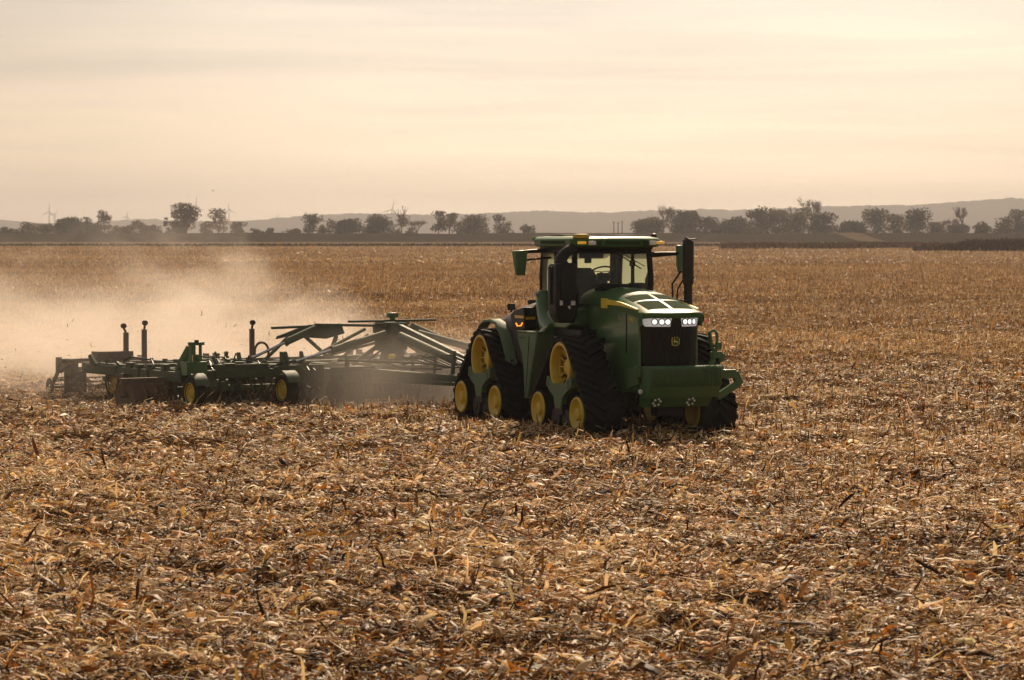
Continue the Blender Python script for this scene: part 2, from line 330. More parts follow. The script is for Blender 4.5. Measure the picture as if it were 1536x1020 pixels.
def strips(x, y, z, L, W, yaw, pitch, bend, roll, cup, cols, rows, nc):
    """curved leaf strips; rows along the length, nc across"""
    n = len(x); u = np.linspace(-0.5, 0.5, rows)[None, :, None]; v = np.linspace(-0.5, 0.5, nc)[None, None, :]
    e = lambda q: q[:, None, None]
    lx = u * e(L) * (1 + 0.16 * v) + e(W * RNG.normal(0, 0.5, n)) * v; kind = e(RNG.random(n)); taper = np.where(kind < 0.45, 1 - 0.8 * (2 * np.abs(u)) ** 2.2, np.where(kind < 0.8, 1 - 0.75 * (u + 0.5) ** 2.2, 1 - 0.25 * (2 * np.abs(u)) ** 3))
    ly = v * e(W) * taper + e(L * 0.05) * np.sin(u * 5 + e(yaw * 3)) 
    lz = e(bend * L) * (0.25 - u ** 2) * 4 * 0.25 + e(cup * W) * (0.25 - v ** 2) * 4 * taper + 0 * u
    tw = e(roll) + u * e(RNG.normal(0, 0.9, n))
    y2 = ly * np.cos(tw) - lz * np.sin(tw); z2 = ly * np.sin(tw) + lz * np.cos(tw)
    x3 = lx * np.cos(e(pitch)) - z2 * np.sin(e(pitch)); z3 = lx * np.sin(e(pitch)) + z2 * np.cos(e(pitch))
    X = x3 * np.cos(e(yaw)) - y2 * np.sin(e(yaw)) + e(x); Y = x3 * np.sin(e(yaw)) + y2 * np.cos(e(yaw)) + e(y)
    lift = (z3.reshape(n, -1).min(1)) 
    Z = z3 - e(lift) * 0.8 + e(z)
    V = np.stack([X, Y, Z], -1).reshape(-1, 3)
    base = (np.arange(n) * rows * nc)[:, None]
    q = np.array([[i * nc + j, (i + 1) * nc + j, (i + 1) * nc + j + 1, i * nc + j + 1] for i in range(rows - 1) for j in range(nc - 1)])
    Q = (base[:, :, None] + q[None]).reshape(-1, 4)
    return V, Q, np.repeat(cols, rows * nc, 0)
def cat(parts):
    vs, qs, cs = [], [], []; k = 0
    for V, Q, c in parts: vs.append(V); qs.append(Q + k); cs.append(c); k += len(V)
    return np.concatenate(vs), np.concatenate(qs), np.concatenate(cs)
def big_patch(x, y):
    # broad pale / dark drifts, drawn out along the rows
    s = x * math.cos(TH) + y * math.sin(TH); l_ = x * RV[0] + y * RV[1]
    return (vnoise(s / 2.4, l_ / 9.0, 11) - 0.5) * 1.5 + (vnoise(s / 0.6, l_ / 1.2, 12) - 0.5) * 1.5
def far_patch(x, y): return np.clip((vnoise((x + y * 0.25) / 34, y / 12, 13) - 0.58) * 7, -0.6, 1) + (vnoise(x / 7, y / 6, 14) - 0.5) * 1.0
def far_mix(c, br, y0):
    # further off single pieces are under a pixel wide: one card stands for a clump, so its colour is nearer the mean of a clump
    if y0 < 80: return c
    f = 0.45 if y0 < 150 else 0.62
    mean = np.array([0.58, 0.37, 0.175]) * (1 + 0.28 * np.clip(br - 0.6, -1, 1))[:, None]
    return c * (1 - f) + mean * f
def in_machine(x, y):
    dx, dy = x - TC.x, y - TC.y; tx = dx * HV.x + dy * HV.y; ty = dx * LV.x + dy * LV.y
    return ((np.abs(ty) < 1.72) & (np.abs(ty) > 0.85) & (tx > -3.5) & (tx < 3.5))
parts = []
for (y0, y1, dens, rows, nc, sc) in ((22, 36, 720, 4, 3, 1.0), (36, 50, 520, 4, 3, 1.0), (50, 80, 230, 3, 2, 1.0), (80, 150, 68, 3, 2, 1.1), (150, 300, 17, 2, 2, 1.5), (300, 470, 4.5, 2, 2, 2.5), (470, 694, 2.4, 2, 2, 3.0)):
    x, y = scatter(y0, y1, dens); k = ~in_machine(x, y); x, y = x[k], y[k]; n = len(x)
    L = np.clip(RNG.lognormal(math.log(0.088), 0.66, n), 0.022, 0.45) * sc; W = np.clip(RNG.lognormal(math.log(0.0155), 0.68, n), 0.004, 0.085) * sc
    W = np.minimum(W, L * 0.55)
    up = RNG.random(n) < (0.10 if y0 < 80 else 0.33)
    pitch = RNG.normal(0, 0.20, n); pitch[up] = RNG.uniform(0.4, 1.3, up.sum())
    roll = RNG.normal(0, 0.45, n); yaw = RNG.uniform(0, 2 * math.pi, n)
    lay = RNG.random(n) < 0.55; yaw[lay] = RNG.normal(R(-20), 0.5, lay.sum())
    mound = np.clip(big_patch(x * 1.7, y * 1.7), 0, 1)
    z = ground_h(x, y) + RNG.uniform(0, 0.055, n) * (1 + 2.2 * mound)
    br = big_patch(x, y) * 1.15 + ground_h(x, y) * 5.5 - 0.05 if y0 < 80 else far_patch(x, y) + 0.75  # relief shading put into the colour: paler on mounds, darker in hollows
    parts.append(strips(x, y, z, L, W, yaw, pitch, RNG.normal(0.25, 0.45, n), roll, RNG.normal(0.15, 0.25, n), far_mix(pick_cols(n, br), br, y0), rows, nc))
# husks: broad pale cups, and short lengths of fallen stalk
for (y0, y1, dens) in ((22, 50, 6.0), (50, 80, 2.5)):
    x, y = scatter(y0, y1, dens); k = ~in_machine(x, y); x, y = x[k], y[k]; n = len(x)
    parts.append(strips(x, y, ground_h(x, y) + RNG.uniform(0.02, 0.07, n), RNG.uniform(0.13, 0.24, n), RNG.uniform(0.05, 0.085, n), RNG.uniform(0, 6.3, n), RNG.normal(0.1, 0.25, n), RNG.normal(0.3, 0.3, n), RNG.normal(0, 0.4, n), RNG.uniform(0.2, 0.6, n), PAL[RNG.choice([0, 0, 1, 5], n)] * RNG.uniform(0.8, 1.15, (n, 1)), 5, 4))
V, Q, c = cat(parts)
tag(np_mesh('corn_residue', V, Q, M['residue'], c, smooth=True), kind='stuff')

def stalks(x, y, z, h, r, lean, az, cols, n=4):
    m = len(x); e = lambda q: q[:, None]; t = np.arange(n) * 2 * math.pi / n
    dx, dy = np.sin(lean) * np.cos(az) * h, np.sin(lean) * np.sin(az) * h; dz = np.cos(lean) * h
    b = np.stack([e(x) + e(r) * np.cos(t), e(y) + e(r) * np.sin(t), e(z - 0.03) + 0 * t], -1)
    tp = np.stack([e(x + dx) + e(r * 0.8) * np.cos(t), e(y + dy) + e(r * 0.8) * np.sin(t), e(z + dz) + e(r * 1.2) * np.cos(t + e(az))], -1)
    V = np.concatenate([b, tp], 1).reshape(-1, 3); base = (np.arange(m) * 2 * n)[:, None, None]
    q = [[i, (i + 1) % n, n + (i + 1) % n, n + i] for i in range(n)] + ([[n, n + 1, n + 2, n + 3]] if n == 4 else [])
    return V, (base + np.array(q)[None]).reshape(-1, 4), np.repeat(cols, 2 * n, 0)
# standing stubble in rows along the heading
parts = []; lparts = []
def rows_in(y0, y1, step, keep=1.0, sub=0.76):
    hw = y1 * 0.1825 + 3; L_ = (y1 - y0) + 2 * hw
    s = np.arange(-hw * 1.2 - y1 * 0.4, hw * 1.2 + y1 * 0.5, sub); l_ = np.arange(-y1 - hw, -y0 + hw + 2, step)
    S, Lg = np.meshgrid(s, l_); S = S.ravel(); Lg = Lg.ravel() + RNG.uniform(-0.4, 0.4, S.size) * step
    S = S + RNG.normal(0, 0.035, S.size)
    x = S * math.cos(TH) + Lg * RV[0]; y = S * math.sin(TH) + Lg * RV[1]
    k = (y > y0) & (y < y1) & (np.abs(x) < y * 0.1825 + 5) & (RNG.random(x.size) < keep)
    return x[k], y[k]
for (y0, y1, step, keep, sub, sc, ns) in ((24, 80, 0.15, 0.88, 0.76, 1, 4), (80, 150, 0.17, 0.9, 0.76, 1.1, 3), (150, 320, 0.36, 0.9, 0.76, 1.4, 3), (320, 690, 1.6, 0.9, 1.52, 2.0, 3)):
    x, y = rows_in(y0, y1, step, keep, sub); sd = side_of(x, y)
    edge = sd + (vnoise(x / 1.5, y / 1.5, 21) - 0.5) * 2.2
    dxi, dyi = x - IC.x, y - IC.y; iu = dxi * H2.x + dyi * H2.y; iv = dxi * L2.x + dyi * L2.y
    tilled = (np.abs(iv) < 6.2) & (iu < -6.0)
    k = ((edge > 0) | ((y > 64) & (sd < -10))) & ~in_machine(x, y) & ~tilled; x, y = x[k], y[k]
    n = len(x); h = np.clip(RNG.normal(0.15, 0.06, n), 0.04, 0.30) * (sc if sc < 1.6 else 1.5); lean = np.abs(RNG.normal(0, 0.22, n))
    cb = PAL[RNG.choice([1, 1, 2, 2, 3, 5, 0] if y0 < 80 else [1, 1, 1, 2, 2, 0, 0], n)] * RNG.uniform(0.7, 1.15, (n, 1)) * (1.0 if y0 < 80 else 1.2)
    z = ground_h(x, y); az = RNG.uniform(0, 6.28, n)
    parts.append(stalks(x, y, z, h, RNG.uniform(0.008, 0.014, n) * sc, lean, az, cb, ns))
    # torn leaf sheaths hanging from the stumps
    for rep in range(2 if y0 < 100 else 1):
        kk = RNG.random(n) < 0.5; m = kk.sum()
        lparts.append(strips(x[kk] + RNG.normal(0, 0.03, m), y[kk] + RNG.normal(0, 0.03, m), z[kk] + RNG.uniform(0.0, 0.1, m), RNG.uniform(0.10, 0.24, m) * sc, RNG.uniform(0.012, 0.034, m) * sc, RNG.uniform(0, 6.28, m), RNG.uniform(0.5, 1.45, m), RNG.normal(0.3, 0.4, m), RNG.normal(0, 0.6, m), RNG.normal(0.1, 0.2, m), pick_cols(m, (big_patch(x[kk], y[kk]) if y0 < 80 else far_patch(x[kk], y[kk]) + 0.9) * 0.8), 3, 2))
V, Q, c = cat(lparts); 
lq = Q; lv = V; lc = c
# stalks mix quads only (three-sided ones too): both lists are quads
V, Q, c = cat(parts + [(lv, lq, lc)])
tag(np_mesh('corn_stubble', V, Q, M['stalk'], c), kind='stuff')
# ---------------------------------------------------------------- tractor
tr = empty('tractor', (TC.x, TC.y, 0), math.atan2(HV.y, HV.x))
tag(tr, 'large green articulated tractor on four rubber tracks, facing the camera in the stubble', 'tractor')

# ---- a track unit: belt with chevron lugs, drive wheel, idlers, rollers, undercarriage frame
TW = 0.75; DR, IR = 0.50, 0.37; DZ, IZ, IX = 1.29, 0.44, 0.95
def belt_path():
    # outer path of the belt core (x, z) with outward normals: hull of drive wheel and two idlers
    cs = [((0.08, DZ), DR), ((IX, IZ), IR), ((-IX, IZ), IR)]; pts = []
    def tang(c0, r0, c1, r1):
        dx, dz = c1[0] - c0[0], c1[1] - c0[1]; d = math.hypot(dx, dz); a = math.atan2(dz, dx); be = math.acos((r0 - r1) / d); return a + be
    order = [0, 1, 2]      # clockwise from the top: front slope, bottom, rear slope
    ang = [tang(*cs[order[i]], *cs[order[(i + 1) % 3]]) for i in range(3)]
    for i in range(3):
        a_in = ang[i - 1]; a_out = ang[i]
        while a_out > a_in: a_out -= 2 * math.pi
        (cx, cz), r = cs[order[i]]; nseg = 12
        for k in range(nseg + 1):
            a = a_in + (a_out - a_in) * k / nseg; pts.append((cx + r * math.cos(a), cz + r * math.sin(a), math.cos(a), math.sin(a)))
    return pts
BP = belt_path()
BL = [0.0]
for i in range(len(BP)):
    p, q = BP[i], BP[(i + 1) % len(BP)]; BL.append(BL[-1] + math.hypot(q[0] - p[0], q[1] - p[1]))
def on_belt(s, off):
    s = s % BL[-1]
    import bisect
    i = min(bisect.bisect_right(BL, s) - 1, len(BP) - 1); f = (s - BL[i]) / max(1e-9, BL[i + 1] - BL[i]); p, q = BP[i], BP[(i + 1) % len(BP)]
    nxx, nzz = p[2] + (q[2] - p[2]) * f, p[3] + (q[3] - p[3]) * f; ln = math.hypot(nxx, nzz)
    return (p[0] + (q[0] - p[0]) * f + nxx / ln * off, p[1] + (q[1] - p[1]) * f + nzz / ln * off)
def make_track():
    b = MB(); n = len(BP)
    secs = []
    for k in range(n): x, z, a, c = BP[k]; secs.append([(x, -TW / 2, z), (x + a * 0.045, -TW / 2, z + c * 0.045), (x + a * 0.05, 0, z + c * 0.05), (x + a * 0.045, TW / 2, z + c * 0.045), (x, TW / 2, z)])
    secs.append(secs[0]); b.loft(secs, closed=True, cap=False)
    nl = 38; pit = BL[-1] / nl
    for side in (-1, 1):
        for i in range(nl):
            s0 = (i + (0.5 if side > 0 else 0)) * pit; ring = []
            for k in range(7):
                y = side * (TW / 2 + 0.004) * k / 6; s = s0 - abs(y) * 0.62; hw = 0.048 if k else 0.038; tw_ = hw * 0.62
                hh = 0.062 if k < 6 else 0.05
                p = [on_belt(s - hw, 0.044), on_belt(s - tw_, 0.05 + hh), on_belt(s + tw_, 0.05 + hh), on_belt(s + hw, 0.044)]
                ring.append([(q[0], y, q[1]) for q in p])
            b.loft(ring)
    for i in range(nl):      # inner guide lugs
        x0, z0 = on_belt(i * pit, -0.07); x1, z1 = on_belt(i * pit, 0.0); b.bar((x0, 0, z0), (x1, 0, z1), 0.07, 0.10)
    t = b.build('track', M['rubber'], tr)
    # drive wheel: deep slotted yellow wheel (outer face at -y)
    d = MB(); d.lathe([(DR - 0.005, 0.34), (DR - 0.005, -0.34), (DR - 0.03, -0.365), (DR - 0.075, -0.365), (DR - 0.09, -0.34), (DR - 0.10, -0.20), (DR - 0.115, -0.19), (DR - 0.115, -0.14)], (0, 0, 0), n=48)
    d.lathe([(0.15, -0.07), (0.15, -0.205), (0.14, -0.215), (0.12, -0.22), (0.08, -0.225), (0.0, -0.225)], (0, 0, 0), n=32)
    for k in range(12):
        a = 2 * math.pi * k / 12; c_, s_ = math.cos(a), math.sin(a); d.bar((0.14 * c_, -0.205, 0.23 * s_), (0.385 * c_, -0.205, 0.385 * s_), 0.026, 0.03, up=(0, 1, 0))
    for k in range(10): a = 2 * math.pi * k / 10; d.cyl((0.115 * math.cos(a), -0.21, 0.115 * math.sin(a)), (0.115 * math.cos(a), -0.235, 0.115 * math.sin(a)), 0.012, 6)
    o = d.build('drive_wheel', M['yellow'], t, bevel=0.004); o.location = (0.08, 0, DZ)
    dk = MB(); dk.lathe([(DR - 0.06, 0.10), (DR - 0.06, -0.06), (0.0, -0.06)], (0, 0, 0), n=32); o2 = dk.build('wheel_shade_disc', M['darkmetal'], t); o2.location = (0.08, 0, DZ)  # dark disc standing in for the shade behind the spokes
    # idlers
    for i, sx in enumerate((1, -1)):
        if i == 0:
            w_ = MB(); w_.lathe([(0.31, -0.30), (0.33, -0.37), (0.315, -0.392), (0.285, -0.392), (0.262, -0.365), (0.20, -0.32), (0.13, -0.30), (0.115, -0.36), (0.095, -0.385), (0.0, -0.39)], (0, 0, 0), n=40)
            for k in range(8): a = 2 * math.pi * k / 8; w_.cyl((0.165 * math.cos(a), -0.30, 0.165 * math.sin(a)), (0.165 * math.cos(a), -0.335, 0.165 * math.sin(a)), 0.018, 6)
            w_.lathe([(0.31, 0.30), (0.33, 0.37), (0.285, 0.392), (0.22, 0.34), (0.1, 0.32), (0.0, 0.33)], (0, 0, 0), n=40)
            iw = w_.build('idler_wheel', M['yellow'], t, bevel=0.004)
            r_ = MB(); r_.lathe([(0.30, -0.36), (IR - 0.005, -0.36), (IR - 0.005, -0.08), (0.30, -0.08)], (0, 0, 0), n=40); r_.lathe([(0.30, 0.08), (IR - 0.005, 0.08), (IR - 0.005, 0.36), (0.30, 0.36)], (0, 0, 0), n=40); rw = r_.build('idler_tyre', M['rubber'], t)
        else:
            iw = iw.copy(); COL.objects.link(iw); rw = rw.copy(); COL.objects.link(rw)
        iw.location = (sx * IX, 0, IZ); rw.location = (sx * IX, 0, IZ); iw.rotation_euler = (0, 0.6 * i, 0)
    for i, sx in enumerate((-0.27, 0.27)):
        if i == 0:
            r_ = MB(); r_.lathe([(0.10, -0.30), (0.19, -0.30), (0.205, -0.285), (0.205, -0.10), (0.10, -0.10)], (0, 0, 0), n=28); r_.lathe([(0.10, 0.10), (0.205, 0.10), (0.205, 0.30), (0.10, 0.30)], (0, 0, 0), n=28)
            r_.lathe([(0.12, -0.26), (0.06, -0.31), (0.0, -0.31)], (0, 0, 0), n=20); ro = r_.build('roller', M['darkmetal'], t, bevel=0.006)
        else: ro = ro.copy(); COL.objects.link(ro)
        ro.location = (sx, 0, 0.285)
    f = MB()
    poly = [(-0.52, 1.10), (-0.56, 0.94), (-0.44, 0.84), (-0.2, 0.72), (-0.12, 0.50), (0.16, 0.50), (0.24, 0.72), (0.5, 0.86), (0.66, 0.92), (0.68, 1.10), (0.55, 1.12), (0.34, 0.99), (-0.20, 0.97), (-0.38, 1.06)]
    f.prism(poly, -0.372, -0.25)
    for k in range(3): f.cyl((-0.44 + 0.02 * k, -0.385, 0.92 + 0.06 * k), (-0.44 + 0.02 * k, -0.41, 0.92 + 0.06 * k), 0.022, 8); f.cyl((0.56, -0.385, 0.93 + 0.06 * k), (0.56, -0.41, 0.93 + 0.06 * k), 0.022, 8)
    f.build('undercarriage_frame', M['green_dusty_lit'], t, bevel=0.012)
    f = MB(); f.box((0, 0, 0.48), (1.45, 0.30, 0.22)); f.box((0.02, -0.30, 0.50), (0.34, 0.10, 0.26)); f.box((0.02, 0, 0.75), (0.5, 0.42, 0.5)); f.cyl((-IX, -0.3, IZ), (-IX, 0.3, IZ), 0.07, 12); f.cyl((IX, -0.3, IZ), (IX, 0.3, IZ), 0.07, 12)
    f.build('roller_beam', M['darkmetal'], t, bevel=0.015)
    return t
tk = make_track(); TY = 1.29
tk.location = (2.1, -TY, 0)
for (x, y, rz) in ((-2.09, -TY, 0), (2.1, TY - 0.17, math.pi), (-2.09, TY - 0.17, math.pi)):
    c_ = copy_tree(tk, tr); c_.location = (x, y, 0); c_.rotation_euler = (0, 0, rz)

# ---- front half chassis
b = MB(); b.box((2.0, 0, 1.12), (3.1, 0.78, 0.62)); b.box((2.1, 0, 1.05), (0.5, 1.75, 0.42)); b.box((3.45, 0, 1.0), (0.5, 0.95, 0.34))
b.prism([(2.6, 0.9), (3.72, 0.9), (3.72, 1.28), (2.6, 1.4)], -0.56, 0.56)
b.build('front_chassis', M['green_dusty_lit'], tr, bevel=0.02)
b = MB(); b.box((-2.1, 0, 1.15), (2.9, 0.8, 0.6)); b.box((-2.0, 0, 1.25), (0.5, 1.75, 0.42)); b.box((0.0, 0, 1.1), (1.1, 0.5, 0.5)); b.cyl((0, 0, 0.6), (0, 0, 1.7), 0.2); b.box((-3.7, 0, 0.95), (0.5, 0.7, 0.4)); b.bar((-3.7, 0, 0.55), (-4.5, 0, 0.50), 0.16, 0.1)
for y in (-0.45, 0.45): b.bar((-3.6, y, 0.8), (-4.2, y * 1.1, 0.6), 0.1, 0.1)
b.build('rear_chassis', M['darkmetal'], tr, bevel=0.02)
b = MB(); b.box((0.55, 0, 1.9), (2.1, 1.9, 0.16)); b.box((1.4, -0.85, 1.78), (1.2, 0.7, 0.10)); b.box((1.4, 0.85, 1.78), (1.2, 0.7, 0.10)); b.box((0.2, 0, 1.6), (1.6, 1.0, 0.6))
b.build('cab_platform', M['black'], tr, bevel=0.02)
b = MB(); b.box((3.5, 0, 0.62), (0.3, 0.55, 0.45)); b.box((2.9, 0, 0.72), (0.9, 0.7, 0.2)); b.build('front_axle_guard', M['black'], tr, bevel=0.02)

# ---- hood
def zc(x): return float(np.interp(x, [0.7, 1.6, 2.15, 2.8, 3.4, 4.0], [2.80, 2.80, 2.77, 2.66, 2.52, 2.355]))
def htop(x, y):
    sc = float(np.interp(x, [1.8, 2.6, 3.9], [1.0, 0.72, 0.32])); a = abs(y)
    return zc(x) - sc * float(np.interp(a, [0, 0.15, 0.35, 0.48, 0.56, 0.62, 0.66], [0, 0.008, 0.035, 0.085, 0.135, 0.2, 0.27]))
def xfr(y): return 3.97 - 0.22 * (abs(y) / 0.64) ** 2.4
HYS = [-0.64, -0.61, -0.57, -0.52, -0.45, -0.36, -0.25, -0.12, 0, 0.12, 0.25, 0.36, 0.45, 0.52, 0.57, 0.61, 0.64]
b = MB(); rows = []
for i in range(25):
    t_ = i / 24; row = []
    for y in HYS: x = 0.85 + t_ * (xfr(y) - 0.85); row.append((x, y, htop(x, y)))
    y0, yn = HYS[0], HYS[-1]; x0 = 0.85 + t_ * (xfr(y0) - 0.85)
    row = [(x0, y0 + 0.015, htop(x0, y0) - 0.13)] + row + [(x0, yn - 0.015, htop(x0, yn) - 0.13)]
    rows.append(row)
last = rows[-1]; lip = [(p[0] + 0.012, p[1], p[2] - 0.035) for p in last]; lip2 = [(p[0] - 0.03, p[1], min(p[2] - 0.105, 2.29)) for p in last]
lip3 = [(p[0] - 0.2, p[1] * 0.98, p[2]) for p in lip2]
b.loft(rows + [lip, lip2, lip3], closed=False, cap=False)
hood = b.build('hood', M['green_clean'], tr, smooth=50)
def hood_panel(x0, x1, y0, y1, skew=0.0):
    q = MB()
    def P(u, v, o):
        y = y0 + (y1 - y0) * v; x = x0 + (x1 - x0) * u + skew * (abs(y) - 0.06)
        return (x, y, htop(x, y) + o)
    q.grid(lambda u, v: P(u, v, 0.006), 4, 6); return q
for (x0, x1, ya, yb, mm) in ((3.18, 3.72, 0.035, 0.47, 'mesh_green'), (2.66, 3.06, 0.035, 0.50, 'mesh_green')):
    for s_ in (1, -1):
        hood_panel(x0, x1, s_ * ya, s_ * yb, -0.12 if x0 > 3 else -0.05).build('hood_screen', M[mm], hood)
for x_, wd in ((2.58, 0.014),):       # shut lines of the hood
    for s_ in (1, -1): hood_panel(x_ - wd, x_ + wd, s_ * 0.03, s_ * 0.52, -0.05).build('hood_gap', M['black'], hood)
q = MB(); q.grid(lambda u, v: (0.9 + u * 2.2, (v - 0.5) * 0.022, htop(0.9 + u * 2.2, 0) + 0.004), 14, 1); q.build('hood_seam', M['black'], hood)
q = MB(); q.prism([(0.75, 2.45), (1.75, 2.5), (1.62, 2.76), (1.35, 2.83), (1.1, 2.86), (1.08, 2.6)], -0.46, 0.46); q.build('cowl', M['black'], tr, bevel=0.05)
# side stripe (right and left)
for s_ in (-1, 1):
    q = MB(); n_ = 14; secs = []
    for i in range(n_ + 1):
        u = i / n_; x = 2.02 + u * 1.5; yy = s_ * 0.652; zt_ = htop(x, 0.64) + 0.015 + 0.03 * u; wd = 0.085 * (1 - u) + 0.028
        secs.append([(x, s_ * 0.60, zt_), (x, yy, zt_), (x, yy, zt_ - wd), (x, s_ * 0.60, zt_ - wd)])
    q.loft(secs); q.box((2.02, s_ * 0.636, htop(2.02, 0.64) - 0.06), (0.26, 0.04, 0.19)); q.build('hood_stripe', M['stripe'], hood)
    # side panels down to the frame
    q = MB(); top = [(x, htop(x, 0.64) - 0.10) for x in (1.2, 1.6, 2.0, 2.4, 2.8, 3.2, 3.56)]
    q.prism(top + [(3.56, 1.22), (3.62, 0.86), (2.9, 0.84), (2.3, 1.15), (1.2, 1.5)], s_ * 0.565, s_ * 0.615); sp_ = q.build('side_panel', M['green'], tr, bevel=0.01)
    q = MB(); q.box((3.0, s_ * 0.612, 1.95), (0.045, 0.02, 0.75)); q.build('panel_gap', M['black'], sp_)
    # text decal near the front of the panel
    cu = bpy.data.curves.new('decal_text', 'FONT'); cu.body = '9RX'; cu.size = 0.13; cu.align_x = 'CENTER'; cu.extrude = 0.002
    to = bpy.data.objects.new('decal_text', cu); COL.objects.link(to); dg = bpy.context.evaluated_depsgraph_get()
    me = bpy.data.meshes.new_from_object(to.evaluated_get(dg)); bpy.data.objects.remove(to); me.materials.clear(); me.materials.append(M['stripe'])
    d_ = bpy.data.objects.new('series_decal', me); COL.objects.link(d_); d_.parent = sp_; d_.rotation_euler = (R(90), 0, 0 if s_ < 0 else math.pi); d_.location = (3.27, s_ * 0.619, 2.175)
    q = MB(); q.box((2.66, s_ * 0.616, 2.24), (0.06, 0.006, 0.07)); q.box((2.735, s_ * 0.616, 2.21), (0.05, 0.006, 0.05)); q.build('small_decal', mat('pale_decal', (0.34, 0.26, 0.12), 0.5) if 'pale_decal' not in bpy.data.materials else bpy.data.materials['pale_decal'], sp_)

# ---- grille with ribs, emblem and headlights
def gr(s, z, o=0.0):
    wd = float(np.interp(z, [1.2, 1.5, 2.3], [0.545, 0.585, 0.625])); a = abs(s)
    return (3.90 - 0.36 * a ** 2.6 + o - float(np.interp(z, [1.2, 2.3], [0.05, 0.0])), s * wd * (1 - 0.0 * a), z)
b = MB(); NV = 96
b.grid(lambda u, v: gr(v * 2 - 1, 1.2 + u * 1.08, (0.007 if round(v * NV) % 4 < 2 else -0.007) if 0.06 < u < 0.80 else 0.0), 18, NV)
grl = b.build('grille', M['black'], tr, smooth=25)
EM = MB()
def shield(sc, n=40):
    pts = []
    for k in range(n):
        a = 2 * math.pi * k / n; c_, s_ = math.cos(a), math.sin(a); r_ = 1.0 / (abs(c_) ** 4.2 + abs(s_) ** 4.2) ** (1 / 4.2); pts.append((r_ * c_ * sc * (0.96 - 0.08 * (s_ * r_ < 0) * abs(s_ * r_)), r_ * s_ * sc))
    return pts
EX = 3.925
EM.mi = 0; EM.prism([(a * 0.085, c * 0.085) for a, c in shield(1.0)], EX - 0.03, EX, plane='yz')
EM.mi = 1; EM.prism([(a * 0.085, c * 0.085) for a, c in shield(0.86)], EX - 0.01, EX + 0.003, plane='yz')
EM.mi = 0
deer = [(-0.62, 0.02), (-0.5, -0.06), (-0.3, 0.0), (-0.42, -0.16), (-0.32, -0.2), (-0.16, -0.06), (0.12, -0.06), (0.34, -0.18), (0.55, -0.36), (0.62, -0.34), (0.46, -0.12), (0.42, 0.1), (0.32, 0.18), (0.0, 0.16), (-0.2, 0.24), (-0.22, 0.4), (-0.1, 0.6), (-0.16, 0.62), (-0.27, 0.44), (-0.34, 0.62), (-0.4, 0.6), (-0.34, 0.42), (-0.48, 0.34), (-0.46, 0.26), (-0.34, 0.26), (-0.36, 0.12)]
EM.prism([(a * 0.082, c * 0.082 - 0.004) for a, c in deer], EX, EX + 0.006, plane='yz')
em = EM.build('emblem', [M['stripe'], M['green']], grl); em.location = (-0.045, 0.0, 1.82)
for s_ in (-1, 1):
    q = MB()
    def hp(u, v):
        z = 2.10 + 0.18 * v; a0 = 0.15 + 0.05 * (1 - v); a1 = 0.965 - 0.10 * (1 - v) ** 2 ; return gr(s_ * (a0 + (a1 - a0) * u), z, 0.014)
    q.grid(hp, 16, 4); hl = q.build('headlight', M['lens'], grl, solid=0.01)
    for k, u in enumerate((0.14, 0.36, 0.60)):
        p = hp(u, 0.5); q2 = hp(u + 0.02, 0.5); d_ = Vector((q2[1] - p[1], -(q2[0] - p[0]), 0)).normalized() * s_; 
        if d_.x < 0: d_ = -d_
        q = MB(); q.tube([Vector(p), Vector(p) + d_ * 0.02], 0.066, 20); q.mi = 1; q.tube([Vector(p) + d_ * 0.018, Vector(p) + d_ * 0.026], 0.048, 16); q.build('headlight_bulb', [M['lamp_dark'], M['lamp_glow']], hl)

# ---- front weight block with ribs, lower bracket, hitch pieces
b = MB(); prof = [(3.78, 1.36), (4.33, 1.36), (4.36, 1.33), (4.36, 1.06), (4.20, 0.78), (3.85, 0.78)]
b.prism(prof, -0.73, 0.73)
nr = 40
for i in range(nr):
    y = -0.70 + 1.40 * i / (nr - 1); b.prism([(4.0, 1.372), (4.34, 1.372), (4.385, 1.33), (4.385, 1.055), (4.34, 0.99), (4.3, 1.05)], y - 0.0095, y + 0.0095)
fw = b.build('front_weight', M['green'], tr, bevel=0.004)
b = MB(); b.prism([(3.6, 1.0), (4.19, 0.785), (4.02, 0.60), (3.6, 0.58)], -0.62, 0.62); b.prism([(3.5, 1.3), (3.9, 1.38), (3.9, 1.02), (3.5, 0.9)], -0.83, -0.74); b.prism([(3.5, 1.3), (3.9, 1.38), (3.9, 1.02), (3.5, 0.9)], 0.74, 0.83); b.box((3.55, -0.72, 0.98), (0.5, 0.12, 0.12)); b.box((3.9, -0.76, 1.25), (0.2, 0.08, 0.16))
br_ = b.build('front_bracket', M['green'], tr, bevel=0.01)
for yc in (-0.50, 0.20):
    q = MB()
    for k in range(6):
        a = 2 * math.pi * k / 6 + 0.3; xb = 4.02 + (0.10 + 0.065 * math.sin(a)) * 0.92; q.cyl((xb - 0.03, yc + 0.07 * math.cos(a), 0.70 + 0.065 * math.sin(a)), (xb + 0.022, yc + 0.07 * math.cos(a), 0.70 + 0.065 * math.sin(a)), 0.021, 8)
    q.build('bolt_cluster', M['bolt'], br_)
b = MB(); b.bar((3.95, 0.72, 1.20), (4.1, 1.16, 1.20), 0.18, 0.17); b.bar((4.1, 1.12, 1.24), (4.12, 1.22, 1.00), 0.16, 0.14); b.bar((4.12, 1.22, 1.04), (4.0, 0.8, 0.76), 0.16, 0.13); b.build('tow_bracket', M['green'], tr, bevel=0.015)
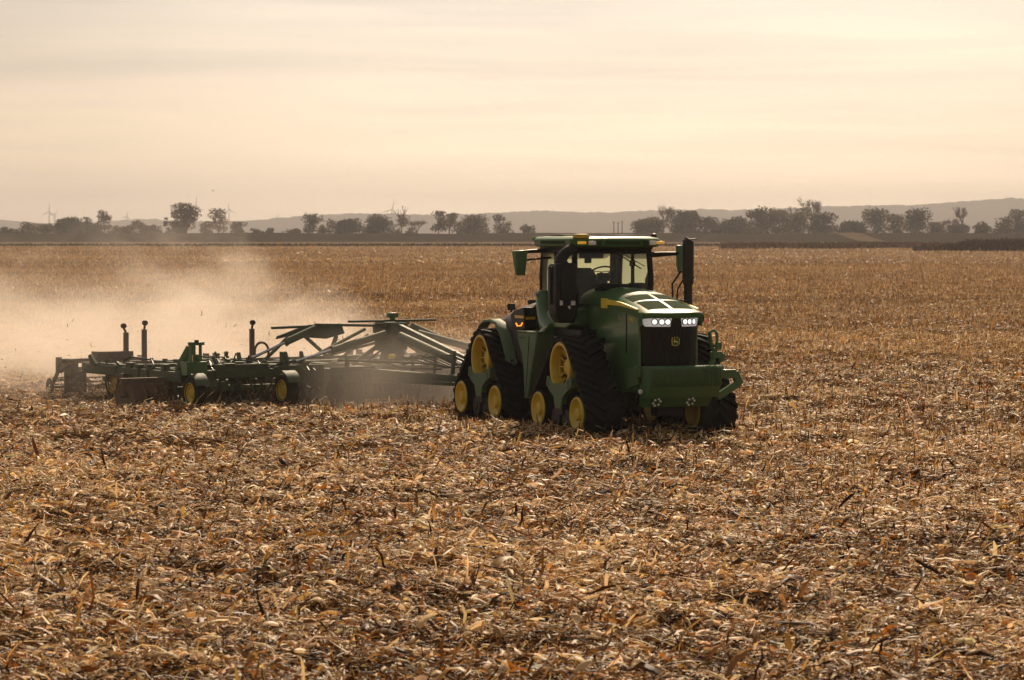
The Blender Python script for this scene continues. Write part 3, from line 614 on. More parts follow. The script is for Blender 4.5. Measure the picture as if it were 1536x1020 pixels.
b = MB(); b.tube([(3.70, 0.72, 1.15), (3.72, 0.86, 1.45), (3.74, 0.90, 1.68)], [0.06, 0.055, 0.05], 10); b.box((3.74, 0.92, 1.55), (0.14, 0.2, 0.12)); b.box((3.70, 0.98, 1.72), (0.10, 0.10, 0.14)); b.bar((3.72, 0.84, 1.65), (3.76, 0.76, 1.98), 0.06, 0.05); b.tube([(3.76, 0.74, 1.96), (3.74, 0.85, 2.02), (3.72, 0.93, 1.97), (3.72, 0.95, 1.75)], 0.028, 8); b.box((3.76, 1.02, 1.5), (0.09, 0.09, 0.16)); b.cyl((3.74, 0.86, 1.3), (3.74, 1.04, 1.3), 0.06, 10)
b.build('hydraulic_coupler', M['green'], tr, bevel=0.006)
b = MB(); b.tube([(4.0, -0.82, 0.92), (3.98, -0.86, 0.80), (3.8, -0.84, 0.58), (3.4, -0.8, 0.38), (2.9, -0.75, 0.42), (2.6, -0.6, 0.6)], 0.022, 8); b.build('hose', M['black'], tr)
b = MB(); b.lathe([(0.0, 0.03), (0.035, 0.025), (0.05, 0.0), (0.035, -0.02), (0.0, -0.02)], (4.05, -0.80, 0.90), axis='x', n=16); b.build('hose_cap', M['bolt'], tr)

# ---- cab
CX0, CX1, CW = -0.72, 0.98, 0.80
b = MB()
b.prism([(-0.78, 2.0), (0.98, 2.0), (1.06, 2.1), (1.06, 2.38), (0.98, 2.44), (-0.78, 2.44)], -0.82, 0.82)
b.build('cab_body', M['green'], tr, bevel=0.03)
b = MB(); b.prism([(-0.75, 2.3), (1.0, 2.3), (1.0, 2.46), (-0.75, 2.46)], -0.78, 0.78); b.build('cab_sill', M['black'], tr)
b = MB()
for s_ in (-1, 1):
    b.tube([(1.02, s_ * 0.80, 2.40), (0.99, s_ * 0.82, 3.0), (0.93, s_ * 0.80, 3.55)], 0.062, 8)             # windscreen pillar
    b.tube([(0.10, s_ * 0.83, 2.40), (0.08, s_ * 0.84, 3.55)], 0.04, 8)                                     # door pillar
    b.tube([(-0.72, s_ * 0.76, 2.40), (-0.72, s_ * 0.78, 3.0), (-0.66, s_ * 0.76, 3.55)], 0.085, 8)           # rear pillar
b.box((0.94, 0, 3.52), (0.12, 1.62, 0.12)); b.box((-0.68, 0, 3.50), (0.12, 1.5, 0.14)); b.box((0.1, -0.82, 3.52), (1.6, 0.08, 0.1)); b.box((0.1, 0.82, 3.52), (1.6, 0.08, 0.1))
b.build('cab_frame', M['black'], tr, bevel=0.01)
b = MB(); b.grid(lambda u, v: (1.04 - 0.09 * u + 0.06 * (1 - (2 * v - 1) ** 2), -0.78 + 1.56 * v, 2.44 + 1.06 * u), 4, 10); b.build('windscreen', M['glass'], tr)
b = MB(); b.grid(lambda u, v: (-0.74 + 0.06 * u, -0.72 + 1.44 * v, 2.44 + 1.06 * u), 2, 4); b.build('rear_window', M['glass_rear'], tr)
for s_ in (-1, 1):
    b = MB(); b.grid(lambda u, v: (0.12 + v * 0.86, s_ * 0.835, 2.44 + 1.06 * u), 2, 2); b.build('door_window', M['glass_rear'] if s_ > 0 else M['glass'], tr)
    b = MB(); b.grid(lambda u, v: (-0.66 + v * 0.72, s_ * 0.825, 2.44 + 1.06 * u), 2, 2); b.build('side_window', M['glass_rear'], tr)
# roof
def roof_sec(z, gx, gy, cut=0.22):
    x0, x1, yy = -0.98 - gx, 1.30 + gx, 0.95 + gy
    return [(x0 + cut, -yy, z), (x1 - cut, -yy, z), (x1 - cut * 0.35, -yy + cut * 0.5, z), (x1, -yy + cut * 1.7, z), (x1 + 0.05, -0.3, z), (x1 + 0.05, 0.3, z), (x1, yy - cut * 1.7, z), (x1 - cut * 0.35, yy - cut * 0.5, z), (x1 - cut, yy, z), (x0 + cut, yy, z), (x0, yy - cut, z), (x0, -yy + cut, z)]
b = MB(); b.loft([roof_sec(3.575, -0.05, -0.03), roof_sec(3.60, 0.0, 0.0), roof_sec(3.73, 0.01, 0.01), roof_sec(3.765, -0.03, -0.03), roof_sec(3.785, -0.16, -0.14), roof_sec(3.792, -0.4, -0.4)]); rf = b.build('roof', M['green_clean'], tr, bevel=0.012)
b = MB(); b.loft([roof_sec(3.47, -0.24, -0.12), roof_sec(3.54, -0.12, -0.08), roof_sec(3.58, -0.09, -0.07)]); b.build('roof_lining', M['black'], tr, bevel=0.01)
for bc, bs in (((1.353, 0.05, 3.66), (0.03, 0.75, 0.07)), ((1.353, -0.48, 3.66), (0.03, 0.14, 0.10)), ((1.345, 0.56, 3.66), (0.03, 0.10, 0.10)), ((0.2, -0.962, 3.67), (1.2, 0.02, 0.07))): b = MB(); b.box(bc, bs); b.build('roof_trim', M['mesh_green'], rf, bevel=0.006)
b = MB(); b.box((0.2, 0.42, 3.80), (1.0, 0.5, 0.03)); b.box((-0.2, -0.55, 3.80), (0.6, 0.35, 0.03)); b.build('roof_hatch', M['black'], rf, bevel=0.012)
for yc in (-0.80, 0.86):
    q = MB(); q.box((1.30, yc, 3.665), (0.07, 0.20, 0.055), rot=(0, 0, R(28) * (1 if yc < 0 else -1))); q.build('marker_lamp', M['amber_marker'], rf, bevel=0.008)
for yc in (-0.60, 0.70):
    q = MB(); q.box((1.345, yc, 3.66), (0.05, 0.15, 0.08)); q.build('work_lamp', M['lamp_white'], rf, bevel=0.01)
q = MB(); q.loft([[(1.12 + r_ * math.cos(a) * 0.15, -0.74 + r_ * math.sin(a) * 0.17, z) for a in np.linspace(0, 2 * math.pi, 20, endpoint=False)] for r_, z in ((0.95, 3.755), (1.0, 3.77), (1.0, 3.80), (0.9, 3.83), (0.5, 3.838))]); q.build('receiver_dome', M['gold'], rf)
q = MB(); q.tube([(1.0, 0.88, 3.74), (1.0, 0.88, 3.83), (1.0, 0.88, 3.85)], [0.06, 0.06, 0.03], 14); q.build('beacon', M['black'], rf)
q = MB(); q.box((-0.85, -0.82, 3.74), (0.10, 0.26, 0.07)); q.build('rear_roof_lamp', M['green'], rf, bevel=0.01)
# wiper
b = MB(); b.tube([(1.14, -0.05, 3.50), (1.12, 0.55, 3.15)], 0.012, 6); b.tube([(1.14, 0.1, 3.47), (1.125, 0.62, 3.20)], 0.008, 6); b.build('wiper', M['black'], tr)
# mirrors on arms
b = MB(); b.tube([(0.95, 0.80, 3.42), (1.15, 1.02, 3.44), (1.30, 1.30, 3.45)], [0.055, 0.05, 0.035], 8); b.build('mirror_arm', M['black'], tr)
b = MB(); b.prism([(1.20, 3.62), (1.26, 3.61), (1.33, 3.44), (1.36, 3.10), (1.30, 3.06), (1.22, 3.2)], 1.26, 1.40); b.build('mirror', M['green'], tr, bevel=0.02)
b = MB(); b.tube([(-0.45, -0.82, 3.50), (-0.25, -1.25, 3.49), (-0.05, -1.58, 3.47)], [0.045, 0.04, 0.03], 8); b.tube([(-0.2, -0.82, 3.36), (-0.1, -1.3, 3.33), (-0.02, -1.56, 3.30)], 0.02, 8); b.build('mirror_arm', M['black'], tr)
b = MB(); b.loft([[(0.02, -1.69, 3.02), (0.10, -1.68, 3.02), (0.10, -1.50, 3.01), (0.02, -1.51, 3.01)], [(-0.03, -1.75, 3.50), (0.12, -1.73, 3.50), (0.12, -1.45, 3.52), (-0.03, -1.47, 3.52)]]); b.build('mirror', M['green'], tr, bevel=0.02)

# ---- air intake at the right of the cab, exhaust at the left
b = MB()
def rr(cx, cy, z, sx, sy, c_): return [(cx - sx + c_, cy - sy, z), (cx + sx - c_, cy - sy, z), (cx + sx, cy - sy + c_, z), (cx + sx, cy + sy - c_, z), (cx + sx - c_, cy + sy, z), (cx - sx + c_, cy + sy, z), (cx - sx, cy + sy - c_, z), (cx - sx, cy - sy + c_, z)]
b.loft([rr(1.12, -1.10, 2.10, 0.15, 0.16, 0.04), rr(1.12, -1.12, 2.24, 0.21, 0.22, 0.05), rr(1.12, -1.13, 2.42, 0.25, 0.235, 0.05), rr(1.12, -1.13, 3.18, 0.25, 0.235, 0.05), rr(1.12, -1.13, 3.25, 0.22, 0.21, 0.06), rr(1.12, -1.13, 3.27, 0.16, 0.15, 0.05)])
ai = b.build('air_intake', M['black'], tr, bevel=0.012)
b = MB(); b.tube([(1.12, -1.16, 3.26), (1.12, -1.16, 3.36), (1.13, -1.08, 3.46), (1.12, -0.98, 3.53), (1.06, -0.88, 3.56)], [0.15, 0.12, 0.105, 0.105, 0.105], 16); b.build('intake_duct', M['black'], ai)
for yy, sz in ((-1.27, 0.06), (-1.02, 0.09)):
    q = MB(); q.box((1.377, yy, 2.50), (0.008, sz, 0.10)); q.build('warning_sticker', M['white'], ai)
q = MB(); q.box((1.377, -1.10, 2.41), (0.008, 0.045, 0.06), rot=(R(30), 0, 0)); q.build('warning_sticker', M['white'], ai)
b = MB(); b.cyl((1.12, -1.38, 2.46), (1.12, -1.38, 3.2), 0.03, 10); b.box((1.40, -1.13, 2.85), (0.03, 0.30, 0.62)); b.build('intake_cover', M['black'], ai, bevel=0.01)
EXX, EXY = 1.95, 1.18
b = MB(); b.tube([(EXX, EXY, 2.05), (EXX, EXY, 2.9)], 0.085, 20); b.tube([(EXX, EXY, 2.84), (EXX, EXY, 2.9), (EXX, EXY, 3.0), (EXX, EXY, 3.62)], [0.09, 0.11, 0.112, 0.112], 24); b.lathe([(0.118, 2.96), (0.122, 2.965), (0.122, 2.995), (0.118, 3.0)], (EXX, EXY, 0), axis='z')
b.tube([(EXX, EXY, 3.60), (EXX, EXY, 3.68), (EXX + 0.02, EXY + 0.03, 3.73)], [0.115, 0.112, 0.10], 20); b.bar((EXX - 0.02, EXY - 0.09, 3.715), (EXX + 0.02, EXY + 0.16, 3.745), 0.2, 0.02)
b.box((EXX, EXY - 0.12, 2.45), (0.2, 0.3, 0.2))
b.build('exhaust_stack', M['darkmetal'], tr)
b = MB(); b.tube([(EXX - 0.3, 1.0, 2.4), (EXX - 0.3, 0.98, 2.86), (EXX - 0.18, 1.12, 3.12)], 0.02, 8); b.tube([(EXX - 0.1, 0.98, 2.4), (EXX - 0.1, 1.0, 2.75), (EXX - 0.05, 1.1, 2.95)], 0.018, 8); b.build('handrail', M['black'], tr)

# ---- inside the cab
b = MB(); b.prism([(-0.42, 2.95), (-0.28, 2.92), (-0.20, 2.62), (-0.10, 2.58), (0.22, 2.60), (0.22, 2.38), (-0.3, 2.38)], -0.27, 0.30); b.loft([[(-0.36, -0.30, 2.5), (-0.36, 0.32, 2.5), (-0.50, 0.32, 2.5), (-0.50, -0.30, 2.5)], [(-0.38, -0.30, 2.9), (-0.38, 0.30, 2.9), (-0.52, 0.30, 2.9), (-0.52, -0.30, 2.9)], [(-0.42, -0.24, 3.10), (-0.42, 0.22, 3.10), (-0.54, 0.22, 3.10), (-0.54, -0.24, 3.10)], [(-0.45, -0.18, 3.15), (-0.45, 0.16, 3.15), (-0.55, 0.16, 3.15), (-0.55, -0.18, 3.15)]]); b.build('seat', M['seat'], tr, bevel=0.04)
b = MB(); b.box((-0.1, -0.62, 2.62), (0.7, 0.2, 0.16)); b.box((0.12, -0.60, 2.78), (0.08, 0.26, 0.2), rot=(0, R(-25), 0)); b.build('armrest_console', M['interior'], tr, bevel=0.02)
b = MB(); b.prism([(-0.48, 2.45), (-0.05, 2.45), (-0.1, 2.75), (-0.36, 2.85), (-0.44, 2.82)], 0.36, 0.70); b.build('passenger_seat', M['seat'], tr, bevel=0.03)
b = MB(); b.tube([(0.70, -0.02, 2.35), (0.62, -0.02, 2.8), (0.54, -0.02, 3.02)], [0.11, 0.08, 0.07], 12); b.box((0.56, -0.02, 2.98), (0.10, 0.26, 0.14), rot=(0, R(25), 0)); b.build('steering_column', M['interior'], tr, bevel=0.01)
b = MB(); th_ = R(28); rg = [(0.5 + 0.19 * math.cos(a) * math.cos(th_), -0.02 + 0.215 * math.sin(a), 3.10 + 0.19 * math.cos(a) * math.sin(th_)) for a in np.linspace(0, 2 * math.pi, 29)]; b.tube(rg, 0.017, 8, cap=False)
for a in (R(90), R(-90), R(180)): b.bar((0.5, -0.02, 3.08), (0.5 + 0.18 * math.cos(a) * math.cos(th_), -0.02 + 0.205 * math.sin(a), 3.10 + 0.18 * math.cos(a) * math.sin(th_)), 0.03, 0.015)
b.build('steering_wheel', M['interior'], tr)
b = MB(); b.box((0.88, -0.42, 3.42), (0.1, 0.5, 0.12)); b.box((0.90, -0.50, 3.32), (0.06, 0.14, 0.12)); b.box((0.9, 0.05, 3.43), (0.08, 0.08, 0.08)); b.box((0.55, 0.62, 3.25), (0.05, 0.12, 0.12)); b.box((0.9, 0.3, 3.46), (0.06, 0.5, 0.05)); b.box((-0.1, 0.0, 2.43), (1.5, 1.5, 0.05)); b.box((0.35, -0.66, 3.0), (0.05, 0.22, 0.18)); b.build('cab_fittings', M['interior'], tr, bevel=0.015)

# ---- green post and step panels behind the cab, rear hood, rear fenders, lamps
b = MB(); b.tube([(-0.40, -0.88, 2.70), (-0.40, -0.89, 2.55), (-0.30, -0.90, 2.3), (-0.05, -0.93, 2.05), (0.3, -0.97, 1.92)], [0.15, 0.17, 0.19, 0.21, 0.18], 14); b.prism([(-0.2, 1.98), (0.95, 1.98), (1.25, 2.06), (1.25, 2.12), (0.7, 2.3), (0.25, 2.42), (-0.1, 2.2)], -1.02, -0.80); b.build('cab_corner_panel', M['green'], tr, bevel=0.03)
b = MB(); b.box((-0.44, -1.035, 2.62), (0.05, 0.02, 0.07)); b.box((-0.36, -1.045, 2.60), (0.03, 0.02, 0.07)); b.build('panel_slot', M['black'], tr)
for s_ in (-1, 1):
    q = MB(); yo = s_ * 1.36; yi = s_ * 0.98
    q.prism([(-0.66, 1.86), (0.34, 1.87), (0.26, 1.62), (0.04, 1.10), (-0.14, 0.56), (-0.30, 0.56), (-0.36, 1.1), (-0.46, 1.45), (-0.66, 1.72)], yo, yi); sp2 = q.build('step_panel', M['green_dusty_lit'], tr, bevel=0.02)
    q = MB(); q.box((-0.15, s_ * 1.17, 1.885), (1.02, 0.40, 0.03)); q.build('step_tread', M['green'], sp2, bevel=0.008)
    q = MB(); q.bar((-0.04, s_ * 1.363, 1.8), (-0.22, s_ * 1.363, 0.62), 0.01, 0.014, up=(0, 1, 0)); q.build('panel_seam', M['black'], sp2)
    for xb in (-0.52, -0.36): q = MB(); q.cyl((xb, yo, 1.76), (xb, yo + s_ * 0.01, 1.76), 0.018, 8); q.build('panel_bolt', M['black'], sp2)
    q = MB(); q.bar((0.32, s_ * 1.20, 1.96), (0.12, s_ * 1.28, 1.80), 0.05, 0.05); q.bar((0.40, s_ * 1.15, 2.02), (0.18, s_ * 1.3, 1.84), 0.02, 0.02); q.build('grab_handle', M['bolt'] if s_ < 0 else M['black'], tr)
# rear hood over tank: ridged black wedge
b = MB(); secs = []
for x, zt_, wt, wb, zb_ in ((-0.7, 2.45, 0.92, 1.17, 1.25), (-1.05, 2.44, 0.92, 1.17, 1.22), (-1.35, 2.40, 0.90, 1.17, 1.55), (-1.6, 2.37, 0.88, 1.17, 1.84), (-2.0, 2.31, 0.84, 1.16, 1.98), (-2.5, 2.22, 0.78, 1.14, 2.0), (-2.8, 2.16, 0.72, 0.98, 1.85), (-3.3, 2.06, 0.64, 0.86, 1.5), (-3.55, 1.95, 0.55, 0.8, 1.4)):
    half = [(wb, zb_), (wb * 0.99, zb_ * 0.6 + (zt_ - 0.16) * 0.4), (wt + 0.14, zt_ - 0.13), (wt, zt_ - 0.03), (wt - 0.12, zt_), (0.36, zt_ + 0.035), (0.30, zt_ + 0.0), (0.14, zt_ + 0.0), (0.10, zt_ + 0.035)]
    secs.append([(x, y, z) for y, z in half] + [(x, -y, z) for y, z in reversed(half)])
b.loft(secs); b.build('rear_hood', M['tankblack'], tr, bevel=0.02, smooth=30)
for s_ in (-1, 1):
    path = [(-2.86, 1.84), (-2.70, 1.98), (-2.45, 2.07), (-2.12, 2.09), (-1.82, 2.03), (-1.57, 1.86), (-1.36, 1.58), (-1.17, 1.20)]
    q = MB(); q.loft([[(x, s_ * 1.16, z), (x, s_ * 1.36, z), (x - 0.012, s_ * 1.385, z - 0.02), (x - 0.03, s_ * 1.385, z - 0.06), (x - 0.02, s_ * 1.34, z - 0.035), (x - 0.02, s_ * 1.16, z - 0.035)] for x, z in path]); q.build('rear_fender', M['green_dusty_lit'], tr, smooth=50)
    q = MB(); q.prism([(-1.45, 2.20), (-1.2, 2.30), (-0.72, 2.36), (-0.66, 1.9), (-1.3, 1.9)], s_ * 0.95, s_ * 1.205); lb = q.build('lamp_housing', M['black'], tr, bevel=0.02)
    q = MB(); q.box((-0.93, s_ * 1.208, 2.16), (0.46, 0.02, 0.055)); q.box((-0.66, s_ * 1.08, 2.14), (0.02, 0.2, 0.055)); q.build('side_reflector', M['amber'], lb)
    q = MB(); q.bar((-1.10, s_ * 1.21, 2.03), (-1.02, s_ * 1.21, 1.975), 0.02, 0.035, up=(0, 1, 0)); q.bar((-1.03, s_ * 1.21, 1.975), (-0.82, s_ * 1.21, 1.985), 0.02, 0.045, up=(0, 1, 0)); q.bar((-0.83, s_ * 1.21, 1.985), (-0.76, s_ * 1.21, 2.045), 0.02, 0.035, up=(0, 1, 0)); q.build('turn_lamp', M['amber_lit'], lb)
for (x, y, z) in ((-3.0, -0.55, 2.2), (-2.35, -0.35, 2.3), (-0.95, -0.75, 2.5)):
    q = MB(); q.cyl((x, y, z - 0.12), (x, y, z + 0.06), 0.025, 8); q.box((x, y, z + 0.10), (0.09, 0.16, 0.13), rot=(0, R(-15), R(20))); q.build('rear_work_lamp', M['black'], tr, bevel=0.02)
# lamp on the left side, beside the hood
q = MB(); q.box((2.38, 1.22, 2.22), (0.12, 0.16, 0.20)); q.bar((2.38, 0.6, 2.2), (2.38, 1.2, 2.2), 0.05); lb = q.build('lamp_housing', M['black'], tr, bevel=0.015)
q = MB(); q.box((2.445, 1.25, 2.27), (0.02, 0.20, 0.045)); q.build('side_reflector', M['amber'], lb); q = MB(); q.bar((2.45, 1.14, 2.13), (2.45, 1.34, 2.13), 0.02, 0.025); q.bar((2.45, 1.33, 2.13), (2.45, 1.38, 2.20), 0.02, 0.025); q.build('turn_lamp', M['red'], lb)
# ---------------------------------------------------------------- disc harrow behind the tractor
hr = empty('disc_harrow', (IC.x, IC.y, 0), math.atan2(H2.y, H2.x))
tag(hr, 'wide dusty green disc harrow with fold tower and gauge wheels, towed behind the tractor', 'disc harrow')
FZ = 0.70
b = MB()
for y in (-0.55, 0.55): b.bar((-0.9, y * 0.25, 0.62), (-4.3, y * 2.2, FZ), 0.16, 0.2)
b.bar((0.25, 0, 0.52), (-1.2, 0, 0.62), 0.22, 0.18); b.build('drawbar', M['harrow_green'], hr, bevel=0.015)
b = MB()
for y in (-1.9, -0.7, 0.7, 1.9): b.bar((-4.2, y, FZ), (-9.6, y, FZ), 0.15, 0.2)
for x in (-4.3, -6.0, -7.6, -9.5): b.bar((x, -2.0, FZ + 0.03), (x, 2.0, FZ + 0.03), 0.16, 0.22)
b.build('main_frame', M['harrow_green'], hr, bevel=0.012)
def wing():
    b = MB()
    for y in (-2.35, -3.9, -5.55): b.bar((-4.5, y, FZ), (-9.7, y, FZ), 0.15, 0.22)
    for x in (-4.6, -6.2, -7.9, -9.6): b.bar((x, -2.15, FZ + 0.04), (x, -5.65, FZ + 0.04), 0.16, 0.2)
    b.prism([(-4.50, FZ - 0.2), (-4.44, FZ - 0.2), (-4.44, FZ + 0.2), (-4.50, FZ + 0.2)], -2.1, -3.0)
    b.prism([(-4.5, 0.66), (-4.46, 0.66), (-4.46, 0.96), (-4.5, 0.96)], -3.5, -4.8)
    for y in (-2.3, -2.6, -2.9): b.cyl((-4.44, y, FZ + 0.1), (-4.415, y, FZ + 0.1), 0.025, 8); b.cyl((-4.44, y, FZ - 0.08), (-4.415, y, FZ - 0.08), 0.025, 8)
    rgw = random.Random(5)
    for k in range(60):      # clamps, brackets and bearing blocks along the beams
        if k % 2: cx_ = rgw.choice((-4.55, -6.2, -7.9)); cy_ = rgw.uniform(-5.6, -2.3)
        else: cx_ = rgw.uniform(-9.4, -4.6); cy_ = rgw.choice((-2.35, -3.9, -5.55))
        b.box((cx_, cy_, FZ + rgw.uniform(-0.22, 0.2)), (rgw.uniform(0.06, 0.26), rgw.uniform(0.06, 0.26), rgw.uniform(0.08, 0.26)))
    for k in range(26):      # uprights, levers and hydraulic stubs standing above the frame
        cx_ = rgw.uniform(-9.4, -4.7); cy_ = rgw.choice((-2.35, -3.9, -5.55)) + rgw.uniform(-0.1, 0.1); h_ = rgw.uniform(0.06, 0.26)
        b.bar((cx_, cy_, FZ + 0.1), (cx_ + rgw.uniform(-0.2, 0.2), cy_ + rgw.uniform(-0.1, 0.1), FZ + 0.12 + h_), rgw.uniform(0.03, 0.09))
    for k in range(14):      # gang standards and scraper bars hanging low
        y = -2.35 - 0.24 * k; b.bar((-5.0, y, FZ - 0.1), (-5.1, y + 0.1, 0.12), 0.05, 0.09)
    b.bar((-4.9, -2.2, 0.42), (-4.9, -5.6, 0.42), 0.14, 0.12)
    for k in range(13):      # spring shanks under the front beam
        y = -2.4 - 0.25 * k; b.tube([(-4.6, y, FZ - 0.1), (-4.45, y, FZ - 0.32), (-4.62, y, 0.28), (-4.5, y, 0.05)], 0.03, 6)
    w_ = b.build('wing_frame', M['harrow_green'], hr, bevel=0.012)
    q = MB()
    for y in (-2.55, -2.95, -3.05): q.prism([(-4.75, FZ + 0.1), (-4.5, FZ + 0.1), (-4.55, FZ + 0.26), (-4.68, FZ + 0.5), (-4.75, FZ + 0.5)], y - 0.03, y + 0.03)
    q.build('cylinder_lug', M['harrow_green'], w_, bevel=0.008)
    q = MB(); q.tube([(-4.6, -4.95, FZ + 0.08), (-5.0, -4.8, FZ + 0.25), (-5.6, -4.4, FZ + 0.2), (-6.4, -4.0, FZ + 0.14), (-7.6, -3.0, FZ + 0.16)], 0.022, 6); q.tube([(-4.6, -3.4, FZ + 0.12), (-4.55, -4.1, FZ + 0.24), (-4.65, -4.7, FZ + 0.2), (-4.9, -5.2, FZ + 0.3)], 0.02, 6); q.tube([(-4.55, -2.3, FZ + 0.15), (-4.6, -2.8, FZ + 0.3), (-4.6, -3.5, FZ + 0.16)], 0.02, 6); 
    for k in range(9):
        xa = rgw.uniform(-9.0, -5.0); ya = rgw.uniform(-5.3, -2.8); q.tube([(xa, ya, FZ + 0.1), (xa + 0.3, ya + 0.15, FZ + rgw.uniform(0.2, 0.34)), (xa + 0.9, ya + 0.4, FZ + rgw.uniform(0.15, 0.3)), (xa + 1.3, ya + 0.3, FZ + 0.08)], 0.018, 6)
    q.build('hose', M['black'], w_)
    # gauge wheel at the outer front with upright jack and cylinder, a second one inboard
    for (x, y) in ((-4.1, -5.5), (-4.1, -3.25)):
        t_ = MB(); t_.lathe([(0.20, -0.12), (0.27, -0.135), (0.345, -0.125), (0.375, -0.09), (0.378, 0.0), (0.375, 0.09), (0.345, 0.125), (0.27, 0.135), (0.20, 0.12)], (x, y, 0.375), n=36); ty = t_.build('gauge_wheel', M['rubber'], w_)
        t_ = MB(); t_.lathe([(0.215, -0.135), (0.225, -0.145), (0.235, -0.13), (0.20, -0.10), (0.12, -0.06), (0.09, -0.10), (0.0, -0.11)], (x, y, 0.375), n=28); t_.build('wheel_rim', M['yellow'], w_)
        a_ = MB(); a_.bar((x, y + 0.2, 0.375), (x - 0.35, y + 0.2, FZ), 0.09, 0.12); a_.bar((x, y + 0.22, 0.375), (x, y - 0.05, 0.375), 0.07); a_.bar((x - 0.35, y + 0.12, FZ), (x - 0.75, y + 0.12, FZ), 0.12, 0.16); a_.build('wheel_arm', M['harrow_green'], w_, bevel=0.01)
        fd = MB(); n_ = 8; fd.loft([[(x - 0.02 + 0.44 * math.cos(a), y - 0.15, 0.38 + 0.44 * math.sin(a)), (x - 0.02 + 0.44 * math.cos(a), y + 0.17, 0.38 + 0.44 * math.sin(a)), (x - 0.02 + 0.41 * math.cos(a), y + 0.17, 0.38 + 0.41 * math.sin(a)), (x - 0.02 + 0.41 * math.cos(a), y - 0.15, 0.38 + 0.41 * math.sin(a))] for a in np.linspace(R(25), R(80), n_)]); fd.build('wheel_fender', M['harrow_green'], w_)
    j = MB(); x, y = -4.4, -5.42
    j.bar((x, y, FZ - 0.1), (x, y, 1.42), 0.12, 0.14); j.bar((x, y + 0.20, FZ), (x, y + 0.20, 1.44), 0.06, 0.06); j.box((x, y + 0.1, 1.44), (0.12, 0.36, 0.07)); j.bar((x - 0.05, y - 0.02, 1.36), (x - 0.35, y - 0.12, 0.95), 0.11, 0.15); j.bar((x, y + 0.1, 1.2), (x, y + 0.2, 0.95), 0.07); j.box((x, y + 0.05, 0.9), (0.3, 0.5, 0.3)); j.bar((x - 0.1, y + 0.18, 0.95), (x - 0.1, y + 0.18, 1.2), 0.16, 0.1)
    j.build('jack_upright', M['green'], w_, bevel=0.012)
    q = MB(); q.cyl((x + 0.09, y - 0.03, 0.85), (x + 0.09, y - 0.03, 1.2), 0.022, 10); q.build('cylinder_rod', M['chrome'], w_)
    q = MB(); q.cyl((x + 0.02, y + 0.1, 1.47), (x + 0.02, y + 0.1, 1.52), 0.05, 10); q.build('jack_cap', M['black'], w_)
    return w_
wg = wing()
# far wing: the same frame mirrored
def mirrored(o, parent):
    c = o.copy(); c.data = o.data.copy(); 
    for v in c.data.vertices: v.co.y = -v.co.y
    c.data.flip_normals(); COL.objects.link(c); c.parent = parent
    for ch in list(o.children): mirrored(ch, c)
    return c
mirrored(wg, hr)
# rear transport wheels
for i, (x, y) in enumerate(((-8.4, -5.3), (-8.2, -2.2), (-8.2, 2.2), (-8.4, 5.3))):
    if i == 0:
        t_ = MB(); t_.lathe([(0.22, -0.16), (0.30, -0.18), (0.40, -0.16), (0.435, -0.11), (0.44, 0.0), (0.435, 0.11), (0.40, 0.16), (0.30, 0.18), (0.22, 0.16)], (0, 0, 0), n=36); rt = t_.build('transport_wheel', M['rubber'], hr); 
        t_ = MB(); t_.lathe([(0.24, -0.17), (0.26, -0.185), (0.27, -0.165), (0.22, -0.12), (0.12, -0.07), (0.09, -0.12), (0.0, -0.13)], (0, 0, 0), n=28); rm_ = t_.build('wheel_rim', M['yellow'], rt)
        t_ = MB(); t_.bar((0, 0.24, 0), (0.7, 0.24, 0.38), 0.1, 0.14); t_.bar((0, 0.26, 0), (0, -0.05, 0), 0.08); t_.build('wheel_arm', M['harrow_green'], rt, bevel=0.01)
        rt.location = (x, y, 0.44)
    else: c_ = copy_tree(rt, hr); c_.location = (x, y, 0.44)
# disc gangs: bar with a row of concave discs
def gang(x, y0, y1, ang, nd):
    g = MB(); g.bar((0, y0, 0.62), (0, y1, 0.62), 0.12, 0.12)
    for k in range(nd):
        y = y0 + (y1 - y0) * (k + 0.5) / nd
        if k % 2 == 0: g.bar((0.0, y, 0.60), (-0.14, y, 0.45), 0.04, 0.07); g.bar((-0.14, y, 0.46), (-0.04, y, 0.27), 0.04, 0.06)
    g.cyl((-0.04, y0, 0.27), (-0.04, y1, 0.27), 0.03, 8)
    g.bar((0.0, (y0 + y1) / 2 - 0.3, 0.62), (0.0, (y0 + y1) / 2 - 0.3, 0.82), 0.14, 0.1); g.bar((0.0, (y0 + y1) / 2 + 0.3, 0.62), (0.0, (y0 + y1) / 2 + 0.3, 0.82), 0.14, 0.1)
    go = g.build('disc_gang', M['rustmetal'], hr, bevel=0.006); go.location = (x, 0, 0)
    d0 = None
    for k in range(nd):
        y = y0 + (y1 - y0) * (k + 0.5) / nd
        if gang.disc is None:
            d = MB(); prof = [(0.0, 0.035), (0.12, 0.03), (0.24, 0.008), (0.32, -0.02), (0.315, -0.026), (0.23, -0.002), (0.11, 0.02), (0.0, 0.025)]
            d.lathe(prof, (0, 0, 0), n=24); o = d.build('disc_blade', M['discsteel'], go); gang.disc = o
        else: o = gang.disc.copy(); COL.objects.link(o); o.parent = go
        o.location = (-0.04, y, 0.27); o.rotation_euler = (0, 0.3 * k, ang)
gang.disc = None
for (x, a) in ((-5.3, R(18)), (-7.2, R(-18))):
    gang(x, -5.8 if x < -6 else -6.7, -2.2, a, 14 if x < -6 else 17); gang(x, -2.0, 2.0, a, 16); gang(x, 2.2, 5.8, a, 14)
gang(-4.1, -2.1, 2.1, R(12), 17)
